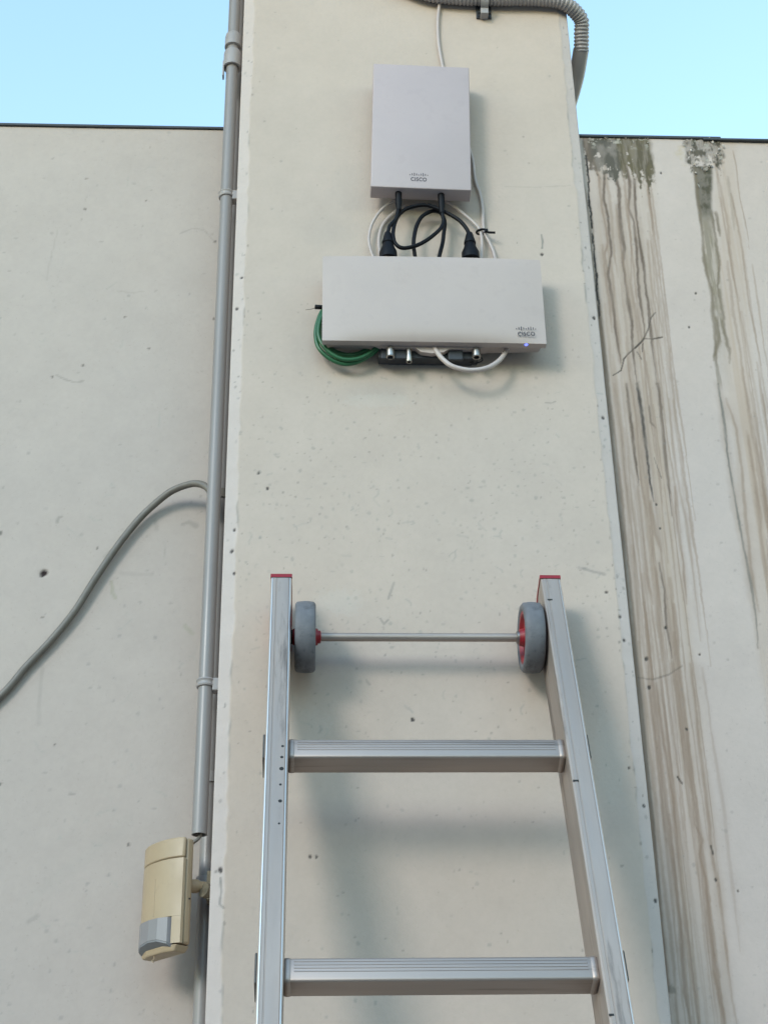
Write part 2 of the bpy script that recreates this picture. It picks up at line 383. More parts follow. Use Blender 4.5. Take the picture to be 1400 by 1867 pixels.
# ------------------------------------------------------------------ walls behind
ZT = P(200, 234, WY).z; ZR = P(1200, 254, WYR).z           # tops of the plaster
def wall(name, xs, zs, base, painter, seed, wy):
    s = Sheet(xs, zs, base); X, Z = s.X, s.Z
    tone = fbm(X*2.4, Z*2.0, seed)-0.5; pink = fbm(X*1.6+4, Z*1.3, seed+4)-0.5
    s.c *= (1+0.07*tone)[..., None]; s.c[..., 0] *= 1+0.05*pink; s.c[..., 2] *= 1-0.06*pink
    s.c *= (1+0.05*(fbm(X*50, Z*50, seed+9)-0.5)+0.06*(fbm(X*190, Z*190, seed+11)-0.5))[..., None]
    painter(s)
    Y = wy + s.d + 0.0022*(fbm(X*4, Z*4, seed+2)-0.5)
    return s, s.mesh(name, X, Y, Z)

def paint_left(s):
    rnd = random.Random(11); Q = lambda x, y: P(x, y, WY)
    for k in range(190):
        px, py = rnd.uniform(0, 400), rnd.uniform(240, 1860)
        s.spot(Q(px, py), rnd.uniform(0.0012, 0.003), rnd.uniform(0.0012, 0.0028), (0.22, 0.21, 0.19), rnd.uniform(0.08, 0.5), seed=k)
    for k in range(75):
        px, py = rnd.uniform(0, 400), rnd.uniform(250, 1850); a = rnd.gauss(0, 0.8); l = rnd.uniform(6, 30)
        s.line([Q(px+l*t*math.cos(a), py+l*t*math.sin(a)+3*math.sin(5*t+k)) for t in (0, .3, .6, 1)], 0.0010, (0.33, 0.32, 0.28), rnd.uniform(0.12, 0.4), seed=k)
    def ln(pts, wd, a, col=(0.24, 0.22, 0.19)): s.line([Q(x, y) for x, y in pts], wd, col, a, rag=0.4)
    s.spot(Q(80, 1045), 0.0056, 0.0062, (0.02, 0.009, 0.008), 1.0, 0.002, seed=3)
    for (x, y, r_) in ((267, 366, 2.4), (158, 325, 2), (156, 381, 2.6), (2, 972, 3), (78, 1125, 2), (178, 1000, 2), (393, 440, 2.6), (391, 581, 3), (152, 666, 2.6), (96, 687, 2.4), (272, 635, 2), (228, 578, 2), (235, 1540, 2.4), (100, 1358, 2), (1, 1430, 2.2)):
        s.spot(Q(x, y), 0.0009*r_, 0.001*r_, (0.08, 0.07, 0.06), 0.75, seed=x)
    ln([(105, 952), (107, 944), (114, 942)], 0.0018, 0.7); ln([(104, 684), (120, 692), (138, 697), (152, 695)], 0.0013, 0.6)
    ln([(330, 425), (352, 416), (372, 419), (384, 433), (394, 443)], 0.0014, 0.4); ln([(190, 1015), (200, 1008), (206, 1002)], 0.0035, 0.35)
    ln([(332, 956), (345, 952), (358, 959)], 0.0032, 0.45); ln([(284, 950), (288, 965)], 0.0035, 0.3); ln([(222, 1045), (250, 1047), (276, 1047)], 0.003, 0.18)
    ln([(202, 1060), (205, 1082), (210, 1090)], 0.0034, 0.42, (0.27, 0.26, 0.17)); ln([(338, 1142), (348, 1152), (352, 1155)], 0.0034, 0.42, (0.30, 0.29, 0.2))
    ln([(80, 1215), (75, 1260), (72, 1320)], 0.0028, 0.22); ln([(300, 988), (302, 1030)], 0.0014, 0.35); ln([(106, 420), (96, 460), (85, 510)], 0.0016, 0.22)
    ln([(215, 530), (240, 534), (262, 531)], 0.0013, 0.25); ln([(68, 1670), (52, 1680)], 0.003, 0.35); ln([(128, 1447), (135, 1448)], 0.0016, 0.6)
    ln([(235, 1500), (180, 1545), (120, 1590), (60, 1640)], 0.010, 0.10, (0.35, 0.33, 0.28))  # faint diagonal shade, painted into the wall colour

def paint_right(s):
    X, Z = s.X, s.Z; Q = lambda x, y: P(x, y, WYR)
    A = lambda pts: [Q(1040+x/3.889, 220+y/3.889) for x, y in pts]
    B = lambda pts: [Q(1090+x/3.735, 700+y/3.735) for x, y in pts]
    Cc = lambda pts: [Q(1100+x/2.8, 1200+y/2.8) for x, y in pts]
    BR = (0.24, 0.165, 0.115); DK = (0.115, 0.08, 0.058); OL = (0.15, 0.135, 0.09)
    st = fbm(X*130, Z*3.0, 51); st2 = fbm(X*300, Z*5.0, 55); fine = fbm(X*120, Z*120, 58)
    # broad brown runs
    b1 = s.between([Q(1040, 245), Q(1060, 700), Q(1100, 1200), Q(1160, 1900)], [Q(1188, 245), Q(1196, 480), Q(1213, 700), Q(1230, 933), Q(1268, 1200), Q(1300, 1500), Q(1342, 1900)], 0.010)
    fade = 0.35+0.65*smooth(ZR, ZR-0.35, Z)
    s.mix(b1*fade*(0.42+0.45*smooth(0.40, 0.72, st)), (0.385, 0.30, 0.235))
    b2 = s.between([Q(1300, 250), Q(1312, 480), Q(1325, 700), Q(1352, 960), Q(1388, 1200), Q(1420, 1500), Q(1470, 1900)], [Q(1340, 250), Q(1355, 500), Q(1372, 700), Q(1398, 900), Q(1430, 1200), Q(1490, 1900)], 0.009)
    s.mix(b2*(0.38+0.45*smooth(0.42, 0.75, st)), (0.40, 0.305, 0.235))
    rs = random.Random(77)
    for k in range(95):
        py = rs.uniform(270, 1300); ln = rs.uniform(.18, .95); p0 = Q(rs.uniform(1062, 1178)+(py-270)*.066, py) if k % 3 < 2 else Q(rs.uniform(1298, 1345)+(py-270)*.115, py)
        s.line([(p0.x+.0016*math.sin(9*t+k), 0, p0.z-ln*t) for t in np.linspace(0, 1, 7)], rs.uniform(.0009, .0022), (0.25, 0.175, 0.125), rs.uniform(.25, .75), seed=k+400, rag=0.7, soft=0.7, taper=True)
    # separate runs
    for k, (pts, wd, a, col) in enumerate((
        (A([(150, 250), (200, 400), (215, 600), (250, 780), (260, 870), (240, 950), (265, 1100), (290, 1280), (330, 1500), (355, 1700)]), .0030, .75, BR),
        (A([(235, 370), (235, 560), (265, 680), (270, 800), (290, 930), (265, 1090), (295, 1250), (320, 1500), (350, 1720)]), .0032, .80, DK),
        (A([(310, 370), (345, 480), (345, 620), (355, 760), (375, 900), (370, 1000), (395, 1200), (430, 1420), (440, 1560), (460, 1800), (475, 1867)]), .0038, .85, DK),
        (A([(360, 230), (415, 430), (410, 620), (450, 720), (470, 900), (470, 1100), (490, 1250), (520, 1450), (510, 1600)]), .0034, .85, DK),
        (A([(455, 420), (455, 600), (480, 780), (510, 1000), (535, 1200), (560, 1400), (580, 1650), (610, 1867)]), .0034, .85, DK),
        (A([(545, 300), (550, 500), (575, 680), (582, 820)]), .0024, .7, BR),
        (A([(582, 820), (600, 1000), (625, 1200), (620, 1500), (660, 1867)]), .0022, .3, BR),
        (A([(545, 850), (560, 1050), (590, 1350)]), .0022, .45, BR),
        (A([(400, 560), (430, 900), (425, 1150), (470, 1450), (500, 1700)]), .0024, .5, BR),
        (A([(320, 600), (345, 850), (400, 1150), (440, 1400)]), .0026, .5, BR),
        (A([(225, 880), (240, 1050), (270, 1250), (290, 1500)]), .003, .45, BR),
        (B([(190, 0), (210, 150), (240, 400), (275, 690)]), .0028, .8, DK),
        (B([(265, 0), (300, 250), (340, 560), (375, 800)]), .0034, .95, (0.075, 0.06, 0.05)),
        (B([(355, 800), (370, 900), (390, 1020), (430, 1140)]), .0036, .6, BR),
        (B([(405, 0), (430, 250), (480, 680), (500, 900)]), .0030, .75, DK),
        (B([(520, 700), (530, 900), (575, 1200), (600, 1500)]), .0024, .65, BR),
        (B([(110, 0), (150, 300), (190, 700), (215, 950)]), .0026, .55, BR),
        (B([(270, 700), (320, 1150), (330, 1300), (370, 1500)]), .0026, .55, BR),
        (B([(415, 1220), (450, 1400), (470, 1650), (500, 1867)]), .0026, .75, DK),
        (B([(390, 1250), (410, 1400), (430, 1550)]), .003, .55, BR),
        (B([(345, 150), (355, 260), (390, 300)]), .0024, .6, DK),
        (B([(480, 100), (530, 600), (590, 900), (640, 1250), (700, 1750)]), .0022, .40, BR),
        (B([(230, 1100), (260, 1450), (290, 1867)]), .0026, .45, BR),
        (B([(820, 0), (860, 300), (900, 600), (960, 950), (1010, 1200), (1060, 1500), (1090, 1800)]), .0028, .75, (0.13, 0.12, 0.10)),
        (B([(870, 100), (940, 300), (980, 600), (1000, 900), (1040, 1250), (1100, 1550)]), .003, .5, BR),
        (B([(1020, 350), (1060, 620), (1110, 900), (1105, 1000)]), .0026, .5, BR),
        (B([(1070, 700), (1120, 1100), (1170, 1400)]), .003, .35, BR),
        (Cc([(235, 150), (270, 500), (300, 800), (350, 1200), (370, 1500)]), .0026, .45, BR),
        (Cc([(265, 130), (300, 400), (345, 650), (375, 930)]), .0026, .65, BR),
        (Cc([(350, 30), (385, 250), (410, 480), (450, 720)]), .0042, .55, BR),
        (Cc([(450, 720), (465, 850), (505, 930), (490, 1000), (520, 1120), (530, 1300), (560, 1600), (610, 1867)]), .0024, .7, BR),
        (Cc([(445, 30), (480, 400), (520, 700), (555, 1000), (580, 1130), (620, 1450), (650, 1700), (680, 1867)]), .0028, .6, BR),
        (Cc([(500, 50), (540, 300), (600, 700), (650, 1100), (700, 1500)]), .003, .28, BR),
        (Cc([(330, 800), (370, 1150), (400, 1400), (410, 1700), (440, 1867)]), .003, .6, BR),
        (Cc([(560, 1600), (590, 1750), (620, 1867)]), .0045, .5, BR),
        (Cc([(170, 0), (200, 300), (250, 800), (300, 1400), (330, 1700)]), .0022, .5, BR),
    )):
        s.line(pts, wd*1.8, (0.32, 0.245, 0.195), a*0.62, seed=k+200, rag=0.45, soft=0.9, taper=True); s.line(pts, wd*0.64, col, a*1.1, seed=k, rag=0.6, soft=0.75, taper=True)
    # mossy, peeling patches below the coping
    def drip(pxa, pxb, base, var, seed, soft=.006):
        xa, xb = Q(pxa, 280).x, Q(pxb, 280).x; xw = X-(ZR-Z)*0.03
        Lx = base + var*(fbm(xw*75, Z*0+seed, seed)-.35)*2 + .035*(fbm(X*200, Z*60, seed+3)-.5); t = (Z-(ZR-Lx))/np.maximum(Lx, .004)
        return smooth(0, .30, t+.55*(fbm(X*240, Z*150, seed+8)-.5))*smooth(.30, .42, fbm(X*130, Z*75, seed+9)+.22*t.clip(0, 1))*smooth(xa-soft, xa+soft, xw+.012*(fbm(X*60, Z*30, seed+4)-.5))*(1-smooth(xb-soft, xb+soft, xw+.012*(fbm(X*60, Z*30, seed+6)-.5)))
    m1 = drip(1064, 1128, .066, .055, 101); m2 = drip(1127, 1184, .080, .065, 107)
    pt = smooth(0.40, 0.66, fbm(X*150, Z*110, 59)*0.6+fbm(X*220, Z*22, 61)*0.4)
    s.mix((m1*1.7*(0.72+0.28*pt)).clip(0, .96)*(.70+.30*smooth(.30, .60, fbm(X*90, Z*30, 65))), (0.075, 0.066, 0.050)); s.mix((m2*1.7*(0.78+0.22*pt)).clip(0, .96)*(.74+.26*smooth(.30, .55, fbm(X*180, Z*20, 67))), (0.085, 0.068, 0.038)); s.mix((m2*smooth(.5, .62, fbm(X*60, Z*40, 63))*.25), (0.16, 0.125, 0.06))
    s.mix((m1*(1-smooth(0, 0.022, X-Q(1066, 300).x))*0.35).clip(0, 1), (0.26, 0.17, 0.12))
    s.mix((m1+m2).clip(0, 1)*smooth(0.60, 0.68, fbm(X*160, Z*160, 71))*smooth(ZR-0.030, ZR-0.008, Z)*.7, (0.42, 0.38, 0.32))
    m3 = drip(1248, 1316, .040, .055, 113)
    s.mix((m3*1.5).clip(0, 1)*(0.45+0.5*smooth(0.40, 0.56, fbm(X*170, Z*70, 73))), (0.075, 0.062, 0.042))
    s.mix(m3*smooth(0.62, 0.66, fbm(X*130, Z*110, 77))*.6, (0.36, 0.33, 0.28)); s.d += m3*0.003*(fbm(X*120, Z*100, 79)-0.5)*2
    core = s.between(A([(860, 330), (885, 500), (905, 640), (935, 800), (945, 1000), (1000, 1250), (1020, 1500), (1020, 1700), (1045, 1867)]), A([(1000, 330), (1000, 500), (1005, 640), (1015, 800), (1050, 1000), (1065, 1250), (1085, 1420), (1100, 1600), (1110, 1700)]), 0.0035)
    dark = smooth(A([(0, 700)])[0].z-0.02, A([(0, 600)])[0].z, Z)
    s.mix(core*(0.78+0.22*pt)*(0.08+0.92*dark), (0.075, 0.064, 0.04)); s.mix(core*(1-dark)*smooth(.42, .62, fbm(X*170, Z*14, 87))*.65, (0.15, 0.125, 0.085))
    s.mix(core*(1-dark)*0.62*smooth(A([(0, 1900)])[0].z, A([(0, 1200)])[0].z, Z)*(.5+.5*pt), (0.24, 0.195, 0.13))
    for k, pts in enumerate(([(880, 340), (900, 600), (935, 800), (945, 1000), (1000, 1250), (1020, 1500), (1020, 1700), (1045, 1867)], [(1030, 650), (1050, 740), (1065, 820)], [(1050, 1200), (1070, 1350), (1090, 1500), (1125, 1640), (1130, 1720)], [(1000, 640), (1030, 900), (1050, 1000), (1050, 1250)], [(1030, 1400), (1050, 1560), (1020, 1700)], [(1110, 400), (1150, 640), (1160, 780)])):
        s.line(A(pts), 0.0024, (0.15, 0.115, 0.075), .8 if k < 5 else .4, seed=k+80, rag=0.8, soft=.85, taper=True)
    yq = np.hypot((X-A([(775, 240)])[0].x)/.011, (Z-A([(775, 240)])[0].z)/.020)+(fbm(X*70, Z*70, 130)-.5)*2; s.mix(.4*(1-smooth(.2, 1.1, yq)), (0.40, 0.31, 0.16))
    # separation crack along the pillar and the cracks in the plaster
    s.line(A([(98, 250), (120, 430), (135, 620), (150, 760)]), .0015, (0.03, 0.026, 0.022), 1.05, 0.001, seed=91, rag=1.7, soft=0.4)
    s.line(A([(150, 800), (165, 950), (180, 1080), (195, 1300), (205, 1400)]), .0014, (0.04, 0.034, 0.03), 1.0, 0.001, seed=92, rag=1.7, soft=0.4)
    s.line(A([(205, 1400), (225, 1600), (240, 1867)])+B([(100, 500), (150, 1000), (240, 1867)])+Cc([(200, 500), (260, 1000), (330, 1700)]), .0020, BR, 0.8, 0.001, seed=93)
    for k, (pts, a) in enumerate(((A([(650, 1535), (580, 1548), (520, 1545)]), 1.3), (A([(520, 1545), (490, 1580), (455, 1610)]), 1.5), (A([(455, 1610), (410, 1650), (375, 1690), (355, 1770), (300, 1805)]), 1.2), (A([(600, 1360), (570, 1400), (555, 1470), (520, 1545)]), 0.9), (A([(470, 1640), (500, 1690)]), 0.9), (A([(510, 1580), (505, 1640)]), 0.9),
                                   (Cc([(180, 100), (250, 110), (330, 85), (400, 40)]), 0.5), (Cc([(375, 605), (400, 640)]), 1.2), (Cc([(545, 960), (556, 1000)]), 1.2), (B([(380, 500), (400, 560), (430, 640)]), .7))):
        s.line(pts, .0012, (0.09, 0.07, 0.055), a*.8, 0.0006, seed=k+100, rag=0.6, soft=0.4)
    for (p, r_) in ((A([(885, 1222)])[0], 3), (A([(838, 1465)])[0], 2.4), (Cc([(572, 1133)])[0], 3), (Cc([(233, 150)])[0], 3.4), (Cc([(422, 362)])[0], 3), (Cc([(220, 3)])[0], 4), (B([(395, 822)])[0], 2.4), (B([(420, 985)])[0], 2), (B([(460, 1660)])[0], 3), (A([(640, 372)])[0], 2.6), (Cc([(685, 1188)])[0], 2), (B([(690, 1840)])[0], 2.4)):
        s.spot(p, 0.0007*r_, 0.0009*r_, (0.04, 0.035, 0.03), 0.9, 0.001, seed=int(r_*31))
    s.spot(Cc([(348, 1692)])[0], 0.007, 0.006, (0.2, 0.165, 0.13), 0.7, seed=5)
    rnd = random.Random(23)
    for k in range(150):
        s.spot(Q(rnd.uniform(1060, 1400), rnd.uniform(260, 1860)), rnd.uniform(0.0012, 0.0026), rnd.uniform(0.0012, 0.0026), (0.22, 0.2, 0.18), rnd.uniform(0.08, 0.4), seed=k+300)

XL = -HW; s_, me = wall('wall_panel', axis((-3.2, -0.80, 0.1), (-0.80, -0.262, 0.0025)), axis((0, 1.75, 0.1), (1.75, ZT, 0.0025)), (0.430, 0.362, 0.317), paint_left, 60, WY)
wl = put('wall_panel', me, M['paint']); tag(wl, 'plain cream plaster wall panel behind the grey conduit and the drooping cable', 'wall')
s_, me = wall('wall_panel', axis((0.262, 0.63, 0.0014), (0.63, 3.0, 0.1)), axis((0, 1.80, 0.1), (1.80, ZR, 0.0015)), (0.468, 0.388, 0.342), paint_right, 66, WYR)
wr = put('wall_panel', me, M['paint']); tag(wr, 'cream wall panel with brown water streaks, moss and cracked plaster', 'wall')
put('wall_core', box_bm(-3.2, -0.2765, WY+0.006, WY+0.16, 0, ZT-0.001), M['core'], wl)
put('wall_core', box_bm(0.2765, 3.0, WYR+0.006, WYR+0.16, 0, ZR-0.001), M['core'], wr)
put('coping', box_bm(-3.2, -0.2765, WY-0.0035, WY+0.17, ZT+0.0005, ZT+0.0055, 0.001), M['coping'], wl)
xs_ = P(1312, 250, WYR).x
put('coping', box_bm(0.2765, xs_, WYR-0.0035, WYR+0.17, ZR+0.0005, ZR+0.0055, 0.001), M['coping'], wr)
put('coping', box_bm(xs_-0.03, 3.0, WYR-0.0060, WYR+0.168, ZR-0.0038, ZR+0.0003, 0.001), M['coping'], wr)

# curled flakes of old paint below the coping
def flakes():
    rnd = random.Random(3); bm = bmesh.new()
    def add(px, py, s):
        c = P(px, py, WYR-0.001); a = rnd.uniform(0, 6.28); tilt = rnd.uniform(0.1, 0.7); n = rnd.randint(4, 6)
        q = Quaternion((0, 1, 0), a) @ Quaternion((1, 0, 0), tilt)
        vs_ = []
        for k in range(n):
            t = 2*math.pi*k/n + rnd.uniform(-.3, .3); r_ = s*rnd.uniform(0.5, 1.2)
            v = Vector((math.cos(t)*r_, -0.25*s*(math.cos(t)**2), math.sin(t)*r_*0.8)); vs_.append(bm.verts.new(c+q @ v - Vector((0, s*0.55, 0))))
        bm.faces.new(vs_)
    for k in range(34): add(rnd.uniform(1242, 1322), 252+abs(rnd.gauss(0, 22)), rnd.uniform(0.0014, 0.0036))
    for k in range(9): add(rnd.uniform(1262, 1296), rnd.uniform(295, 340), rnd.uniform(0.002, 0.0055))
    for k in range(24): add(rnd.uniform(1068, 1182), 250+abs(rnd.gauss(0, 10)), rnd.uniform(0.001, 0.0022))
    bmesh.ops.solidify(bm, geom=list(bm.faces), thickness=0.0004)
    return bm
tag(put('paint_flakes', flakes(), M['flake'], wr), kind='stuff')

# ------------------------------------------------------------------ conduits beside the pillar
def build_conduit():
    y = 0.045
    a = P(362.5, 1500, y); b = P(393, 840, y); x = (P(419.7, 260, y).x+a.x+b.x)/3; r_ = 0.0100
    zb = P(362, 1522, y).z
    root = empty('conduit', (x, y, zb), 'thick grey plastic conduit with an open lower end above the motion sensor', 'conduit')
    bm = lathe_bm([(0.06, r_*0.84), (0, r_*0.84), (0, r_), (0.6, r_), (1.2, r_), (2.2, r_)], (0, 0, 0), (0, 0, 1), 28, caps=False)
    shade_auto(put('pipe', bm, M['pvc'], root))
    bm = bmesh.new(); bmesh.ops.create_circle(bm, cap_ends=True, segments=24, radius=r_*0.85); bmesh.ops.translate(bm, verts=bm.verts, vec=(0, 0, 0.055))
    put('pipe_inside', bm, M['dark'], root)
    Zp = lambda py: P(410, py, y).z - zb
    z1, z2, z3, z4, z5 = Zp(66), Zp(87), Zp(96), Zp(112), Zp(124)
    R2 = r_*1.42
    bm = lathe_bm([(z1+.004, r_), (z1, R2*0.93), (z1-.006, R2), (z2, R2), (z2-.001, r_*1.05)], (0, 0, 0), (0, 0, 1), 28, caps=False)
    shade_auto(put('coupling', bm, M['pvc2'], root))
    bm = lathe_bm([(z3+.002, r_), (z3, R2*0.95), (z3-.005, R2*1.06), (z4, R2*1.06), (z5, R2*1.06), (z5, r_*1.12), (z5+.01, r_)], (0, 0, 0), (0, 0, 1), 28, caps=False)
    cp = shade_auto(put('coupling', bm, M['pvc2'], root))
    put('clip_tongue', box_bm(-R2*1.12, -R2*0.92, -0.006, 0.006, z5-0.022, z5+0.012, 0.001), M['pvc2'], cp)
    gap = (-HW-0.0005)-x
    for py in (357, 1247):
        z = Zp(py)
        bm = lathe_bm([(z-.0055, r_+.0002), (z-.0055, r_+.0022), (z-.0035, r_+.0030), (z-.0012, r_+.0014), (z+.0012, r_+.0014), (z+.0035, r_+.0030), (z+.0055, r_+.0022), (z+.0055, r_+.0002)], (0, 0, 0), (0, 0, 1), 28, caps=False)
        c = shade_auto(put('pipe_clip', bm, M['pvc2'], root))
        put('clip_base', box_bm(r_*0.9, gap, -0.008, 0.008, z-0.012, z+0.006, 0.0015), M['pvc2'], c)
    return root, x
conduit, CX = build_conduit()
def build_conduit2():
    y = 0.092; x = -HW-0.0108; r_ = 0.0102
    root = empty('conduit', (x, y, 0), 'second grey conduit running to the ground close against the pillar side', 'conduit')
    shade_auto(put('pipe', lathe_bm([(0, r_), (1.5, r_), (3.0, r_), (4.3, r_)], (0, 0, 0), (0, 0, 1), 24), M['pvc'], root))
    for py in (905, 1420, 1610):
        z = P(400, py, y).z
        shade_auto(put('pipe_clip', lathe_bm([(z-.007, r_+.0002), (z-.007, r_+.003), (z+.007, r_+.003), (z+.007, r_+.0002)], (0, 0, 0), (0, 0, 1), 24, caps=False), M['pvc2'] if py != 905 else M['cable_grey'], root))
build_conduit2()

# drooping grey cable that comes from behind the conduit
pts = [(-330, 1560, .1190), (-140, 1400, .1188), (0, 1270.5, .1180), (47, 1217, .1175), (94, 1167, .117), (135, 1116.6, .1165), (173, 1057, .116), (213.7, 997, .1155), (251, 950, .114), (283, 918.6, .110), (314, 895, .101), (345.7, 883, .089), (364.6, 882.5, .080), (379, 890, .0715), (386, 905, .068), (388, 935, .068)]
cable('cable', [P(*p) for p in pts], 0.0053, M['cable_grey'], None, 'thick dark grey cable drooping down from behind the conduit across the plain wall')

# ------------------------------------------------------------------ corrugated hose round the top of the pillar
def build_hose():
    r_ = 0.0128
    pts = [P(560, -130, -.020), P(640, -80, -.018), P(700, -45, -.016), P(770, -14, -.0145), P(830, -5, -.0142), P(900, -3, -.0142), P(975, -3, -.0150), P(1024, 4, -.013)]
    xo = HW + 0.0275
    p2 = [Vector((xo-0.004, 0.010, P(1055, 32, 0.01).z)), Vector((xo, 0.028, P(1062, 62, 0.028).z)), Vector((xo, 0.045, P(1062, 95, 0.045).z))]
    path = catmull(pts+p2, 60)
    # resample evenly so that the ribs are regular
    seg = [0]
    for i in range(1, len(path)): seg.append(seg[-1]+(path[i]-path[i-1]).length)
    L_ = seg[-1]; n = int(L_/0.00065); out = []; rad = []
    xs_ = np.linspace(0, L_, n); co = np.array([tuple(p) for p in path]); q = np.stack([np.interp(xs_, seg, co[:, k]) for k in range(3)], -1)
    for i in range(n):
        out.append(Vector(q[i])); rad.append(r_*(1.03 - 0.15*(0.5+0.5*math.cos(2*math.pi*xs_[i]/0.0064))**1.5))
    base = Vector(pts[3])
    root = empty('corrugated_hose', base, 'grey corrugated conduit hose bent round the top corner of the pillar', 'hose')
    put('hose', tube_bm([p-base for p in out], rad, 20), M['hose'], root, True)
    xe = HW+.0150; e = p2[-1]; pts3 = [e+Vector((0, -.002, .004)), Vector((xo-.004, .082, P(1060, 140, .082).z)), Vector((xe, .125, P(1056, 190, .125).z)), Vector((xe, .20, P(1054, 226, .20).z)), Vector((xe, .30, P(1052, 232, .30).z))]
    pts3 = catmull([p-base for p in pts3], 12)
    shade_auto(put('sleeve', tube_bm(pts3, [0.0136]*len(pts3), 20), M['hose'], root))
    # saddle clamp
    c = P(882, 4, -.0142)-base
    bm = bmesh.new()
    ring = [(c + Vector((0, -math.cos(t)*(r_+.0022), math.sin(t)*(r_+.0022)))) for t in np.linspace(-math.pi*0.5, math.pi*0.5, 14)]
    for k in range(len(ring)-1):
        a, b = ring[k], ring[k+1]
        vs_ = [bm.verts.new(p+Vector((sx, 0, 0))) for p, sx in ((a, -.0065), (a, .0065), (b, .0065), (b, -.0065))]; bm.faces.new(vs_)
    bmesh.ops.remove_doubles(bm, verts=bm.verts, dist=1e-6); bmesh.ops.solidify(bm, geom=list(bm.faces), thickness=0.002)
    cl = put('clamp', bm, M['pvc2'], root)
    lo = c + Vector((0, 0, -r_-0.0065))
    put('clamp_foot', box_bm(lo.x-.0065, lo.x+.0065, lo.y-.002, -base.y-0.0005, lo.z-.008, lo.z+.005, .001), M['pvc2'], cl)
    put('screw', lathe_bm([(0, .0026), (.0222, .0026), (.0225, .001)], lo+Vector((-.0112, .005, -.001)), (1, 0, 0), 12), M['dark'], cl)
    put('clamp_base', box_bm(c.x-.013, c.x+.013, -base.y-0.003, -base.y-0.0004, c.z-.026, c.z+.02, .0008), M['bracket'], cl)
build_hose()

